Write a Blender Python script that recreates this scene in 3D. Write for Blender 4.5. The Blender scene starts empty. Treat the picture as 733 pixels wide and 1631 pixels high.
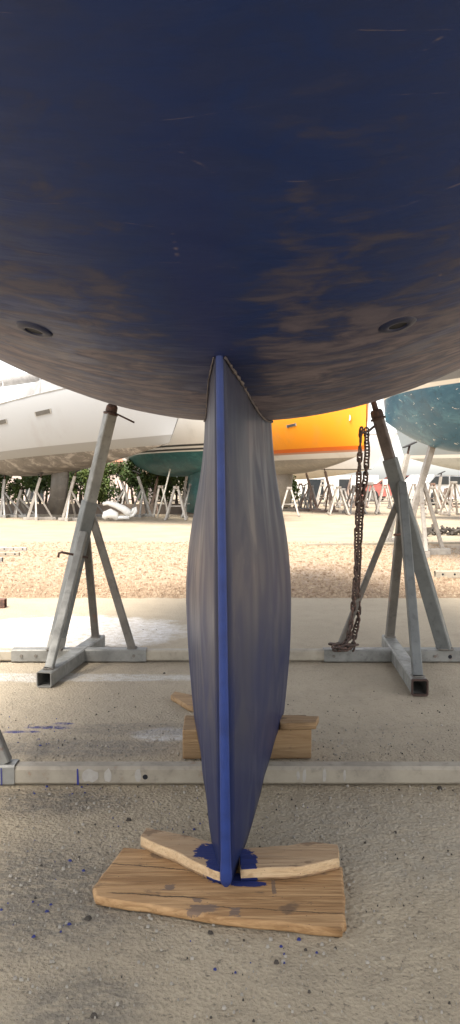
import bpy, bmesh, math, random
import numpy as np
from mathutils import Vector, Matrix, noise as mnoise
R = math.radians
random.seed(7)
rng = np.random.default_rng(7)
S = bpy.context.scene
COL = S.collection

# ------------------------------------------------------------------ camera
F_PX, CX, CY, HORIZON, CAM_H = 1208.0, 366.5, 815.5, 762.0, 1.3
PITCH = math.atan((CY - HORIZON) / F_PX)
cam_d = bpy.data.cameras.new('camera')
cam = bpy.data.objects.new('camera', cam_d)
COL.objects.link(cam)
cam.location = (0, 0, CAM_H)
cam.rotation_euler = (R(90) - PITCH, 0, 0)
cam_d.sensor_fit = 'VERTICAL'
cam_d.angle = 2 * math.atan(CY / F_PX)
cam_d.clip_start = 0.05
cam_d.clip_end = 3000
S.camera = cam

# ------------------------------------------------------------------ world, sun, exposure
SUN_ELEV, SUN_AZ = R(62), R(205)        # azimuth clockwise from +Y (the way the camera looks)
w = bpy.data.worlds.new('World'); S.world = w; w.use_nodes = True
wn = w.node_tree.nodes; wl = w.node_tree.links
sky = wn.new('ShaderNodeTexSky'); sky.sky_type = 'NISHITA'; sky.sun_disc = False
sky.sun_elevation = SUN_ELEV; sky.sun_rotation = SUN_AZ
sky.air_density = 1.0; sky.dust_density = 2.0; sky.ozone_density = 0.6
hz = wn.new('ShaderNodeHueSaturation'); hz.inputs['Saturation'].default_value = 0.32      # milky summer haze
wl.new(sky.outputs[0], hz.inputs['Color'])
tint = wn.new('ShaderNodeMix'); tint.data_type = 'RGBA'; tint.blend_type = 'MULTIPLY'; tint.inputs[0].default_value = 1.0
wl.new(hz.outputs[0], tint.inputs[6]); tint.inputs[7].default_value = (1.02, 1.0, 0.965, 1)
wl.new(tint.outputs[2], wn['Background'].inputs[0])
wn['Background'].inputs[1].default_value = 0.15
sd = bpy.data.lights.new('sun', 'SUN'); sd.energy = 2.8; sd.angle = R(24); sd.color = (1.0, 0.93, 0.82)
sun = bpy.data.objects.new('sun', sd); COL.objects.link(sun)
sdir = Vector((math.sin(SUN_AZ) * math.cos(SUN_ELEV), math.cos(SUN_AZ) * math.cos(SUN_ELEV), math.sin(SUN_ELEV)))
sun.rotation_euler = (-sdir).to_track_quat('-Z', 'Y').to_euler()
sun.location = (0, 0, 30)
vs = S.view_settings
vs.view_transform = 'Standard'; vs.look = 'None'; vs.gamma = 1.0; vs.use_curve_mapping = False
vs.exposure = 1.66
S.cycles.max_bounces = 8; S.cycles.diffuse_bounces = 5

# ------------------------------------------------------------------ layout helpers
_f = Vector((0, math.cos(PITCH), -math.sin(PITCH))); _u = Vector((0, math.sin(PITCH), math.cos(PITCH)))
def ray(px, py):
    return _f + Vector((1, 0, 0)) * ((px - CX) / F_PX) + _u * ((CY - py) / F_PX)
def P(px, py, Y):
    d = ray(px, py); return Vector((0, 0, CAM_H)) + d * (Y / d.y)
def G(px, py, z=0.0):
    d = ray(px, py); return Vector((0, 0, CAM_H)) + d * ((z - CAM_H) / d.z)
def lerp(a, b, t): return a + (b - a) * t
def interp(x, xs, ys): return float(np.interp(x, xs, ys))
def sstep(a, b, x):
    t = min(1, max(0, (x - a) / (b - a))); return t * t * (3 - 2 * t)

# ------------------------------------------------------------------ materials
MATS = {}
class MT:
    def __init__(s, name, rough=0.6, metal=0.0, spec=0.4):
        s.m = bpy.data.materials.new(name); s.m.use_nodes = True
        s.t = s.m.node_tree; s.n = s.t.nodes; s.l = s.t.links
        s.b = s.n['Principled BSDF']; s.b.inputs['Roughness'].default_value = rough
        s.b.inputs['Metallic'].default_value = metal; s.b.inputs['Specular IOR Level'].default_value = spec
        MATS[name] = s.m
        s._tc = None
    def coord(s, kind='Object', scale=(1, 1, 1), loc=(0, 0, 0), rot=(0, 0, 0)):
        if s._tc is None: s._tc = s.n.new('ShaderNodeTexCoord')
        mp = s.n.new('ShaderNodeMapping'); s.l.new(s._tc.outputs[kind], mp.inputs[0])
        mp.inputs['Scale'].default_value = scale; mp.inputs['Location'].default_value = loc; mp.inputs['Rotation'].default_value = rot
        return mp.outputs[0]
    def noise(s, vec, scale=5, detail=5, rough=0.55, dist=0.0):
        n = s.n.new('ShaderNodeTexNoise'); s.l.new(vec, n.inputs['Vector'])
        n.inputs['Scale'].default_value = scale; n.inputs['Detail'].default_value = detail
        n.inputs['Roughness'].default_value = rough; n.inputs['Distortion'].default_value = dist
        return n.outputs[0]
    def voro(s, vec, scale=5, feature='F1', out=0):
        n = s.n.new('ShaderNodeTexVoronoi'); s.l.new(vec, n.inputs['Vector']); n.feature = feature
        n.inputs['Scale'].default_value = scale
        return n.outputs[out]
    def put(s, sock, v):
        if isinstance(v, (int, float)): sock.default_value = v
        elif isinstance(v, (tuple, list)): sock.default_value = tuple(v) + ((1,) if len(v) == 3 and len(sock.default_value) == 4 else ())
        else: s.l.new(v, sock)
    def math(s, op, a, b=0.0, clamp=False):
        n = s.n.new('ShaderNodeMath'); n.operation = op; n.use_clamp = clamp
        s.put(n.inputs[0], a); s.put(n.inputs[1], b); return n.outputs[0]
    def mr(s, v, a, b, c=0.0, d=1.0):
        n = s.n.new('ShaderNodeMapRange'); n.interpolation_type = 'SMOOTHSTEP'
        s.put(n.inputs[0], v); n.inputs[1].default_value = a; n.inputs[2].default_value = b
        n.inputs[3].default_value = c; n.inputs[4].default_value = d; return n.outputs[0]
    def mix(s, f, a, b, mode='MIX'):
        n = s.n.new('ShaderNodeMix'); n.data_type = 'RGBA'; n.blend_type = mode
        s.put(n.inputs[0], f); s.put(n.inputs[6], a); s.put(n.inputs[7], b); return n.outputs[2]
    def sep(s, vec):
        n = s.n.new('ShaderNodeSeparateXYZ'); s.l.new(vec, n.inputs[0]); return n.outputs
    def bump(s, h, strength=0.3, dist=0.01):
        n = s.n.new('ShaderNodeBump'); n.inputs['Strength'].default_value = strength; n.inputs['Distance'].default_value = dist
        s.l.new(h, n.inputs['Height']); s.l.new(n.outputs[0], s.b.inputs['Normal'])
    def color(s, c): s.put(s.b.inputs['Base Color'], c); return s
    def rough(s, r): s.put(s.b.inputs['Roughness'], r); return s

def simple(name, c, rough=0.6, metal=0.0, var=0.25, scale=8.0, bump=0.0, c2=None, spec=0.4):
    m = MT(name, rough, metal, spec); v = m.coord()
    n = m.mr(m.noise(v, scale, 6, 0.6), 0.3, 0.72)
    c2 = c2 or tuple(x * (1 - var) for x in c)
    m.color(m.mix(n, c, c2))
    if bump: m.bump(m.noise(v, scale * 6, 4), bump, 0.004)
    return m.m

def dist2(m, xy, cx, cy, sx=1.0, sy=1.0):
    """distance on the ground from (cx, cy), axes scaled"""
    a = m.math('MULTIPLY', m.math('SUBTRACT', xy[0], cx), 1 / sx)
    b = m.math('MULTIPLY', m.math('SUBTRACT', xy[1], cy), 1 / sy)
    return m.math('SQRT', m.math('ADD', m.math('MULTIPLY', a, a), m.math('MULTIPLY', b, b)))

def mat_hull():
    m = MT('antifouling_navy', 0.5, 0, 0.27); v = m.coord(); xyz = m.sep(v)
    streak = m.noise(m.coord(scale=(1.0, 2.3, 1.0)), 3.4, 5, 0.55, 1.1)
    fine = m.noise(m.coord(scale=(3.0, 26.0, 3.0), loc=(3, 1, 0)), 1.6, 5, 0.65, 0.6)
    blot = m.noise(m.coord(loc=(7, 2, 4), scale=(1.0, 2.0, 1.0)), 7.5, 5, 0.6, 0.9)
    fwd = m.mr(xyz[1], 0.95, 2.25, -0.36, 0.12)            # sanding, plus grazing sheen painted in as colour, growing towards the keel
    centre = m.mr(m.math('ABSOLUTE', m.math('ADD', xyz[0], m.math('MULTIPLY', m.noise(v, 5, 3), 0.06))), 0.02, 0.22, -0.40, 0.0)
    aft_only = m.mr(xyz[1], 2.35, 2.75, 1.0, 0.0)
    centre = m.math('MULTIPLY', centre, aft_only)
    s = m.math('ADD', m.math('MULTIPLY', m.mr(streak, 0.28, 0.72), 0.40), m.math('MULTIPLY', m.mr(blot, 0.3, 0.7), 0.26))
    s = m.math('ADD', s, m.math('MULTIPLY', m.mr(fine, 0.3, 0.7), 0.14))
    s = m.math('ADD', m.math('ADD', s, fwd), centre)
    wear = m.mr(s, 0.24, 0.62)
    wear_sheen = m.math('MULTIPLY', m.mr(s, 0.36, 0.84), m.mr(xyz[1], 1.6, 2.7, 0.06, 1.0))
    navy = m.mix(m.mr(blot, 0.35, 0.65), (0.007, 0.021, 0.094), (0.010, 0.021, 0.080))
    ridge_dark = m.math('MULTIPLY', m.mr(m.math('ABSOLUTE', m.math('ADD', xyz[0], 0.03)), 0.02, 0.12, 1.0, 0.0), aft_only)  # dark centreline ridge, its missing reflection painted into the colour
    navy = m.mix(m.math('MULTIPLY', ridge_dark, m.mr(xyz[1], 0.9, 2.2)), navy, (0.010, 0.019, 0.085))
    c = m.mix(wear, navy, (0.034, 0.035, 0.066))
    c = m.mix(wear_sheen, c, (0.200, 0.168, 0.192))  # pale wear tone, also carrying the painted sheen near the joint
    # a few hairline scratches
    sc = m.voro(m.coord(scale=(0.8, 6.0, 0.8), loc=(1, 5, 0), rot=(0, 0, 0.2)), 1.1, 'DISTANCE_TO_EDGE')
    scm = m.math('MULTIPLY', m.mr(sc, 0.0, 0.006, 1.0, 0.0), m.mr(fine, 0.52, 0.66))
    c = m.mix(m.math('MULTIPLY', scm, 0.35), c, (0.19, 0.15, 0.14))
    m.color(c); m.rough(m.mr(m.math('ADD', m.math('MULTIPLY', streak, 0.6), m.math('MULTIPLY', fine, 0.4)), 0.36, 0.62, 0.42, 0.66))
    m.bump(m.math('ADD', m.math('MULTIPLY', fine, 0.7), m.math('MULTIPLY', m.noise(v, 45, 4), 0.25)), 0.16, 0.006)
    return m.m

def mat_keel():
    m = MT('keel_worn_blue', 0.6, 0, 0.22); v = m.coord(); xyz = m.sep(v)
    st = m.noise(m.coord(scale=(2.4, 2.2, 1.3)), 2.0, 3, 0.45, 0.8)
    st2 = m.noise(m.coord(scale=(9, 10, 2.6), loc=(3, 3, 1)), 1.9, 5, 0.6, 1.6)
    blot = m.noise(m.coord(scale=(3, 3, 1.0), loc=(2, 2, 7)), 1.6, 4, 0.55)
    low = m.mr(xyz[2], 0.15, 1.15, 0.24, -0.05)
    aft = m.mr(xyz[1], 2.3, 2.5, 0.03, 0.0)
    s = m.math('ADD', m.math('ADD', m.math('MULTIPLY', st, 0.6), m.math('MULTIPLY', blot, 0.45)), m.math('MULTIPLY', st2, 0.07))
    s = m.math('ADD', m.math('ADD', s, low), aft)
    blue = m.mr(s, 0.50, 0.84)
    bare = m.mr(s, 0.46, 0.34)
    c = m.mix(blue, (0.028, 0.031, 0.057), (0.010, 0.017, 0.064))
    c = m.mix(m.math('MULTIPLY', bare, 0.3), c, (0.135, 0.112, 0.112))
    c = m.mix(m.math('MULTIPLY', m.mr(st2, 0.58, 0.74), 0.16), c, (0.030, 0.032, 0.056))
    chip = m.noise(m.coord(scale=(9, 9, 3.2), loc=(1, 6, 2)), 4.0, 5, 0.62, 0.6)
    c = m.mix(m.math('MULTIPLY', m.mr(chip, 0.665, 0.69), 0.7), c, (0.022, 0.024, 0.045))
    c = m.mix(m.math('MULTIPLY', m.mr(chip, 0.335, 0.30), 0.35), c, (0.20, 0.17, 0.165))
    m.color(c); m.rough(m.mr(st, 0.3, 0.7, 0.36, 0.52))
    m.bump(m.math('ADD', st2, m.math('MULTIPLY', m.noise(v, 60, 3), 0.5)), 0.03, 0.004)
    return m.m

def mat_ground():
    m = MT('yard_concrete', 0.85, 0, 0.25); v = m.coord(); xy = m.sep(v)
    big = m.noise(v, 0.9, 5, 0.6, 0.3); mid = m.noise(v, 6, 6, 0.65); fine = m.noise(v, 55, 5, 0.7); grit = m.noise(v, 190, 3, 0.7)
    c = m.mix(m.mr(big, 0.3, 0.7), (0.46, 0.378, 0.265), (0.375, 0.306, 0.214))
    c = m.mix(m.math('MULTIPLY', m.mr(mid, 0.45, 0.75), 0.5), c, (0.26, 0.215, 0.155))
    c = m.mix(m.math('MULTIPLY', m.mr(fine, 0.44, 0.32), 0.8), c, (0.15, 0.125, 0.092))
    c = m.mix(m.math('MULTIPLY', m.mr(fine, 0.56, 0.70), 0.6), c, (0.52, 0.45, 0.34))
    c = m.mix(m.math('MULTIPLY', m.mr(grit, 0.62, 0.72), 0.45), c, (0.10, 0.09, 0.075))
    # smooth pale trowelled slab between the beams, further off
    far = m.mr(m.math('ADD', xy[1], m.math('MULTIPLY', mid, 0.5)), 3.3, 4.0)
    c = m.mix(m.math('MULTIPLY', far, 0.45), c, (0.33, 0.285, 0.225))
    # dry white lime patch round the rear cradle foot, and a paler tongue in front of it
    def patch(cx, cy, sx, sy, col, amt, edge=0.35, soft=0.12, br=(0.40, 0.58), c=None):
        d = m.math('ADD', dist2(m, xy, cx, cy, sx, sy), m.math('MULTIPLY', m.math('SUBTRACT', mid, 0.5), edge))
        k = m.mr(d, 1.0 - soft, 1.0 + soft, 1.0, 0.0)
        br_ = m.noise(m.coord(scale=(1, 1.6, 1), loc=(5, 5, 0)), 16, 6, 0.72)
        k = m.math('MULTIPLY', m.math('MULTIPLY', k, m.mr(br_, br[0], br[1], 0.35, 1.0)), amt)
        return m.mix(k, c, col)
    q = G(110, 1002)
    c = patch(q.x, q.y - 0.1, 1.0, 0.72, (0.62, 0.60, 0.59), 0.9, 0.75, 0.16, c=c)
    q = G(60, 1078); c = patch(q.x, q.y, 1.2, 0.10, (0.55, 0.53, 0.50), 0.75, 0.6, 0.25, c=c)
    q = G(265, 1168); c = patch(q.x, q.y, 0.17, 0.10, (0.58, 0.56, 0.55), 0.8, 0.5, 0.25, c=c)
    q = G(140, 1190); c = patch(q.x, q.y, 0.45, 0.12, (0.17, 0.155, 0.14), 0.6, 0.7, 0.3, c=c)
    q = G(230, 1160); c = patch(q.x, q.y, 0.40, 0.10, (0.17, 0.15, 0.13), 0.55, 0.7, 0.3, c=c)
    q = G(45, 1420); c = patch(q.x, q.y, 0.42, 0.30, (0.12, 0.112, 0.10), 0.62, 0.7, 0.45, c=c)
    q = G(70, 1275); c = patch(q.x, q.y, 0.33, 0.12, (0.10, 0.095, 0.09), 0.6, 0.8, 0.4, c=c)
    q = G(130, 1600); c = patch(q.x, q.y, 0.16, 0.14, (0.13, 0.12, 0.105), 0.55, 0.8, 0.45, c=c)
    q = G(640, 1330); c = patch(q.x, q.y, 0.55, 0.35, (0.42, 0.375, 0.30), 0.5, 0.6, 0.4, c=c)
    # blue paint smears
    q = G(70, 1158)
    for dx, dy, a, b in ((-0.10, -0.06, 0.09, 0.022), (0.02, 0.01, 0.11, 0.028), (0.09, 0.07, 0.05, 0.02)):
        c = patch(q.x + dx, q.y + dy, a, b, (0.035, 0.04, 0.16), 0.9, 1.4, 0.35, (0.45, 0.56), c=c)
    # gravelly earth beyond the slab edge
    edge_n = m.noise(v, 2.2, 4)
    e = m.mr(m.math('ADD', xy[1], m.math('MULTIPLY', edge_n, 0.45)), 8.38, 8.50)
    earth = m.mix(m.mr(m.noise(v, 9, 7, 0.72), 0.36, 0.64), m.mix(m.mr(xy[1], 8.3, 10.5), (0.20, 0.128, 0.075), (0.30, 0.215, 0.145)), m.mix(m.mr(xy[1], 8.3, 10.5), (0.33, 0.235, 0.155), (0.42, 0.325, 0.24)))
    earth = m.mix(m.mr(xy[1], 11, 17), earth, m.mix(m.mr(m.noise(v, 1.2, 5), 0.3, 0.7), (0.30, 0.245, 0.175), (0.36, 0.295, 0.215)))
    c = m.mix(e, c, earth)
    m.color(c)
    vor = m.voro(v, 75)
    h = m.math('ADD', m.math('MULTIPLY', fine, 0.8), m.math('MULTIPLY', mid, 0.9))
    h = m.math('ADD', h, m.math('MULTIPLY', vor, 0.35))
    m.bump(h, 0.9, 0.017)
    return m.m

def mat_wood(name, c1, c2, dark, scale=1.0, paint=None, axis=0, cracks=(), scars=()):
    m = MT(name, 0.72, 0, 0.25); v = m.coord()
    sc = [5.5, 5.5, 5.5]; sc[axis] = 0.42
    g = m.noise(m.coord(scale=tuple(x * scale for x in sc)), 5, 7, 0.62, 1.3)
    sc2 = [26, 26, 26]; sc2[axis] = 1.0
    g2 = m.noise(m.coord(scale=tuple(x * scale for x in sc2), loc=(1, 2, 3)), 4, 4, 0.6, 0.4)
    bl = m.noise(m.coord(scale=(1, 1.8, 1), loc=(4, 4, 4)), 6.5 * scale, 6, 0.6)
    c = m.mix(m.mr(g, 0.34, 0.66), c1, c2)
    c = m.mix(m.math('MULTIPLY', m.mr(g2, 0.5, 0.72), 0.5), c, tuple(x * 0.55 for x in c2))
    c = m.mix(m.math('MULTIPLY', m.mr(bl, 0.575, 0.65), 0.8), c, dark)
    sp = m.voro(v, 34 * scale)
    c = m.mix(m.math('MULTIPLY', m.mr(sp, 0.055, 0.085, 1.0, 0.0), 0.75), c, (0.06, 0.045, 0.04))
    xyz = m.sep(v)
    jit = m.noise(m.coord(scale=(1, 1, 1), loc=(6, 1, 2)), 9, 5, 0.7)
    for (x0, x1, y0, sl, wd) in cracks:
        ln = m.math('SUBTRACT', m.math('SUBTRACT', xyz[1], y0), m.math('ADD', m.math('MULTIPLY', xyz[0], sl), m.math('MULTIPLY', m.math('SUBTRACT', jit, 0.5), 0.03)))
        k = m.mr(m.math('ABSOLUTE', ln), wd * 0.4, wd, 1.0, 0.0)
        k = m.math('MULTIPLY', k, m.math('MULTIPLY', m.mr(xyz[0], x0 - .02, x0 + .02), m.mr(xyz[0], x1 - .02, x1 + .02, 1.0, 0.0)))
        c = m.mix(m.math('MULTIPLY', k, 0.85), c, (0.06, 0.04, 0.025))
    for (cx, cy, sx, sy) in scars:
        ax = m.math('ABSOLUTE', m.math('MULTIPLY', m.math('SUBTRACT', xyz[0], cx), 1 / sx)); ay = m.math('ABSOLUTE', m.math('MULTIPLY', m.math('SUBTRACT', xyz[1], cy), 1 / sy))
        d = m.math('ADD', m.math('MAXIMUM', ax, ay), m.math('MULTIPLY', m.math('SUBTRACT', m.noise(m.coord(scale=(1, 3, 1)), 28, 5, 0.75), 0.5), 3.0))
        c = m.mix(m.math('MULTIPLY', m.mr(d, 0.95, 1.05, 1.0, 0.0), 0.85), c, m.mix(g2, (0.12, 0.085, 0.065), (0.20, 0.14, 0.11)))
    if paint:
        for (cx, cy, sx, sy) in paint:
            d = m.math('ADD', dist2(m, xyz, cx, cy, sx, sy), m.math('MULTIPLY', m.math('SUBTRACT', m.noise(m.coord(scale=(1, 2.2, 1)), 30, 5, 0.7), 0.5), 1.5))
            c = m.mix(m.mr(d, 0.93, 1.02, 1.0, 0.0), c, (0.016, 0.026, 0.12))
    m.color(c); m.bump(m.math('ADD', m.math('ADD', g, bl), m.math('MULTIPLY', g2, 0.9)), 0.6, 0.009)
    return m.m

def mat_steel(name, c1, c2, rust=0.0, rough=0.5, metal=0.0, rust_col=(0.12, 0.07, 0.05)):
    m = MT(name, rough, metal, 0.5); v = m.coord()
    a = m.noise(v, 7, 6, 0.65); b = m.noise(v, 28, 5, 0.6); s = m.noise(m.coord(scale=(1, 1, 1), loc=(3, 3, 3)), 2.2, 5, 0.6)
    c = m.mix(m.mr(a, 0.3, 0.7), c1, c2)
    c = m.mix(m.math('MULTIPLY', m.mr(b, 0.55, 0.7), 0.35), c, tuple(x * 0.6 for x in c2))
    if rust:
        r = m.mr(m.math('ADD', m.math('MULTIPLY', s, 0.7), m.math('MULTIPLY', b, 0.3)), 0.62 - rust * 0.3, 0.70 - rust * 0.3)
        c = m.mix(r, c, m.mix(b, rust_col, tuple(x * 1.9 for x in rust_col)))
    m.color(c); m.rough(m.mr(a, 0.3, 0.7, rough - 0.1, rough + 0.15)); m.bump(b, 0.15, 0.003)
    return m.m

def mat_banded(name, bands, wear=None, slope=0.0, rough=0.35, wear_amt=0.5, wear_scale=3.0, curve=0.0, spots=None, zmin=None):
    """bands: list of (z_from, colour) from the bottom up, in the boat's own coordinates; slope tilts them along y"""
    m = MT(name, rough, 0, 0.4); v = m.coord(); xyz = m.sep(v)
    z = m.math('SUBTRACT', xyz[2], m.math('MULTIPLY', xyz[1], slope))
    if curve:
        yy = m.math('ADD', xyz[1], 4.0)
        z = m.math('SUBTRACT', z, m.math('MULTIPLY', m.math('MULTIPLY', yy, yy), curve))
    c = bands[0][1]
    n = m.noise(m.coord(scale=(1, 1, 2.2)), wear_scale, 6, 0.68, 0.6)
    if wear:
        c = m.mix(m.math('MULTIPLY', m.mr(n, 0.46, 0.66), wear_amt), c, wear)
        n3 = m.noise(m.coord(scale=(1, 1, 1), loc=(9, 1, 1)), wear_scale * 2.3, 6, 0.7, 1.5)
        c = m.mix(m.math('MULTIPLY', m.mr(n3, 0.54, 0.62), wear_amt * 0.6), c, tuple(x * 0.35 for x in bands[0][1]))
    if spots:
        sp = m.noise(m.coord(scale=(0.7, 0.7, 2.0), loc=(2, 8, 3)), 9.0, 4, 0.6, 0.8)
        c = m.mix(m.mr(sp, 0.655, 0.67), c, spots)
    for z0, col in bands[1:]:
        c = m.mix(m.mr(z, z0 - 0.006, z0 + 0.006), c, col)
    dirt = m.noise(m.coord(scale=(1, 1, 0.5)), 1.3, 5, 0.6)
    c = m.mix(m.math('MULTIPLY', m.mr(dirt, 0.5, 0.75), 0.18), c, (0.2, 0.17, 0.14))
    m.color(c)
    return m.m

def mat_leaf(name, c1, c2):
    m = MT(name, 0.6, 0, 0.3); v = m.coord()
    m.color(m.mix(m.mr(m.noise(v, 3.5, 3), 0.35, 0.65), c1, c2))
    return m.m

# ------------------------------------------------------------------ mesh helpers
def threaded(p0, p1, r, pitch=0.009):
    n_ = max(2, int((p1 - p0).length / pitch) * 2)
    return [p0.lerp(p1, i / n_) for i in range(n_ + 1)], [r * (1.0 if i % 2 else 0.82) for i in range(n_ + 1)]
class MB:
    def __init__(s): s.v = []; s.f = []; s.smooth = []
    def add(s, vs, fs, smooth=False):
        o = len(s.v); s.v += [tuple(x) for x in vs]
        for f in fs: s.f.append(tuple(i + o for i in f)); s.smooth.append(smooth)
        return s
    def box(s, lo, hi, M=None):
        x0, y0, z0 = lo; x1, y1, z1 = hi
        vs = [Vector(p) for p in ((x0,y0,z0),(x1,y0,z0),(x1,y1,z0),(x0,y1,z0),(x0,y0,z1),(x1,y0,z1),(x1,y1,z1),(x0,y1,z1))]
        if M: vs = [M @ p for p in vs]
        return s.add(vs, [(0,3,2,1),(4,5,6,7),(0,1,5,4),(1,2,6,5),(2,3,7,6),(3,0,4,7)])
    def sqtube(s, p0, p1, w, h=None, up=(0, 0, 1), hollow=True, ch=0.008, wall=0.006):
        """square steel section from p0 to p1, chamfered corners, open ends"""
        p0 = Vector(p0); p1 = Vector(p1); h = h or w
        d = (p1 - p0).normalized(); up = Vector(up)
        if abs(d.dot(up)) > 0.97: up = Vector((0, 1, 0))
        a = d.cross(up).normalized(); b = a.cross(d).normalized()
        def prof(W, H, c):
            W /= 2; H /= 2
            return [(-W+c,-H),(W-c,-H),(W,-H+c),(W,H-c),(W-c,H),(-W+c,H),(-W,H-c),(-W,-H+c)]
        out = prof(w, h, ch)
        vs = [p + a * x + b * y for p in (p0, p1) for x, y in out]
        fs = [(i, (i+1) % 8, 8 + (i+1) % 8, 8 + i) for i in range(8)]
        if hollow:
            inn = prof(w - 2*wall, h - 2*wall, ch * 0.6)
            vs += [p + a * x + b * y for p in (p0, p1) for x, y in inn]
            fs += [(16 + (i+1) % 8, 16 + i, 24 + i, 24 + (i+1) % 8) for i in range(8)]
            fs += [((i+1) % 8, i, 16 + i, 16 + (i+1) % 8) for i in range(8)]
            fs += [(8 + i, 8 + (i+1) % 8, 24 + (i+1) % 8, 24 + i) for i in range(8)]
        else:
            fs += [tuple(range(7, -1, -1)), tuple(range(8, 16))]
        return s.add(vs, fs)
    def tube(s, pts, r, n=8, cap=True, closed=False):
        pts = [Vector(p) for p in pts]; rs = r if isinstance(r, (list, tuple)) else [r] * len(pts)
        o = []; N = len(pts); prev = None
        for i, p in enumerate(pts):
            a = pts[(i + 1) % N] if (closed or i < N - 1) else p
            b = pts[i - 1] if (closed or i > 0) else p
            t = (a - b).normalized()
            if prev is None:
                ref = Vector((0, 0, 1)) if abs(t.z) < 0.9 else Vector((1, 0, 0))
                x = t.cross(ref).normalized()
            else:
                x = (prev - t * prev.dot(t)).normalized()
            prev = x; y = t.cross(x)
            for k in range(n):
                q = 2 * math.pi * k / n; o.append(p + (x * math.cos(q) + y * math.sin(q)) * rs[i])
        fs = []
        for i in range(N if closed else N - 1):
            j = (i + 1) % N
            for k in range(n): fs.append((i*n + k, i*n + (k+1) % n, j*n + (k+1) % n, j*n + k))
        s.add(o, fs, True)
        if cap and not closed:
            off = len(s.v) - len(o)
            s.f.append(tuple(off + k for k in range(n - 1, -1, -1))); s.smooth.append(False)
            s.f.append(tuple(off + (N-1)*n + k for k in range(n))); s.smooth.append(False)
        return s
    def build(s, name, mat, parent=None, bevel=0.0, loc=None):
        me = bpy.data.meshes.new(name); me.from_pydata(s.v, [], s.f)
        me.polygons.foreach_set('use_smooth', s.smooth)
        me.materials.append(MATS[mat] if isinstance(mat, str) else mat)
        if bevel:
            bm = bmesh.new(); bm.from_mesh(me); bmesh.ops.remove_doubles(bm, verts=bm.verts, dist=1e-5)
            bmesh.ops.bevel(bm, geom=[e for e in bm.edges if e.is_manifold and e.calc_face_angle(0) > 0.6], offset=bevel, segments=2, affect='EDGES', profile=0.6)
            bm.to_mesh(me); bm.free()
        me.update()
        o = bpy.data.objects.new(name, me); COL.objects.link(o)
        if parent: o.parent = parent
        if loc is not None: o.location = loc
        return o

def tag(o, label=None, cat=None, group=None, kind=None):
    if label: o['label'] = label
    if cat: o['category'] = cat
    if group: o['group'] = group
    if kind: o['kind'] = kind
    return o
def empty(name, loc=(0, 0, 0), rz=0.0):
    o = bpy.data.objects.new(name, None); COL.objects.link(o); o.location = loc; o.rotation_euler = (0, 0, rz); o.empty_display_size = 0.2
    return o
def copy_tree(o, parent=None):
    c = o.copy(); COL.objects.link(c)
    if parent: c.parent = parent
    for ch in [x for x in o.children]: copy_tree(ch, c)
    return c
def loft(rows, closed=False):
    """rows of equal length -> verts, quads"""
    n = len(rows[0]); vs = [p for r in rows for p in r]; fs = []
    for i in range(len(rows) - 1):
        for k in range(n if closed else n - 1):
            k2 = (k + 1) % n
            fs.append((i*n + k, i*n + k2, (i+1)*n + k2, (i+1)*n + k))
    return vs, fs

# materials used all over
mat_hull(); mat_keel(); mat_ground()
simple('trailing_edge_blue', (0.018, 0.042, 0.190), 0.55, 0, 0.25, 14, 0.08)
simple('fitting_blue', (0.007, 0.012, 0.042), 0.55, 0, 0.3, 30, 0.1)
simple('bore_black', (0.006, 0.007, 0.012), 0.7)
mat_steel('galvanised', (0.25, 0.245, 0.225), (0.17, 0.165, 0.15), 0.10, 0.5, 0.15)
mat_steel('galvanised_dull', (0.165, 0.148, 0.125), (0.115, 0.102, 0.088), 0.12, 0.6, 0.1)
mat_steel('beam_weathered', (0.36, 0.315, 0.245), (0.27, 0.235, 0.185), 0.08, 0.62, 0.05, (0.2, 0.12, 0.07))
mat_steel('painted_grey', (0.135, 0.140, 0.135), (0.10, 0.104, 0.10), 0.0, 0.48, 0.0)
mat_steel('rust', (0.085, 0.048, 0.036), (0.055, 0.034, 0.028), 0.4, 0.8, 0.1, (0.10, 0.05, 0.035))
mat_steel('rusty_post', (0.125, 0.095, 0.08), (0.085, 0.065, 0.056), 0.2, 0.75, 0.1, (0.10, 0.06, 0.045))
mat_steel('chain_rust', (0.080, 0.055, 0.045), (0.050, 0.036, 0.032), 0.4, 0.7, 0.2, (0.11, 0.065, 0.05))
mat_steel('stand_pale', (0.40, 0.365, 0.32), (0.28, 0.25, 0.22), 0.1, 0.55, 0.1)
mat_steel('stand_grey', (0.30, 0.29, 0.27), (0.20, 0.19, 0.18), 0.12, 0.6, 0.1)
mat_steel('stand_rusty', (0.26, 0.19, 0.15), (0.16, 0.12, 0.10), 0.35, 0.7, 0.1)
simple('dark_pad', (0.035, 0.032, 0.032), 0.8)
simple('white_gel', (0.74, 0.73, 0.70), 0.3, 0, 0.08, 2)
simple('grey_cover', (0.25, 0.24, 0.235), 0.8, 0, 0.3, 4)
simple('window_dark', (0.09, 0.085, 0.08), 0.2, 0, 0.2, 4)
simple('window_frame', (0.30, 0.29, 0.27), 0.4)
simple('stainless', (0.5, 0.5, 0.5), 0.3, 0.8)
simple('rope_white', (0.70, 0.67, 0.60), 0.9, 0, 0.2, 30)
simple('pebble', (0.45, 0.345, 0.24), 0.9, 0, 0.45, 9, c2=(0.21, 0.14, 0.088))
simple('debris', (0.075, 0.062, 0.05), 0.9, 0, 0.5, 5)
simple('grit_pale', (0.40, 0.36, 0.30), 0.9, 0, 0.4, 5)
simple('flake_blue', (0.024, 0.032, 0.16), 0.6)

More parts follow.
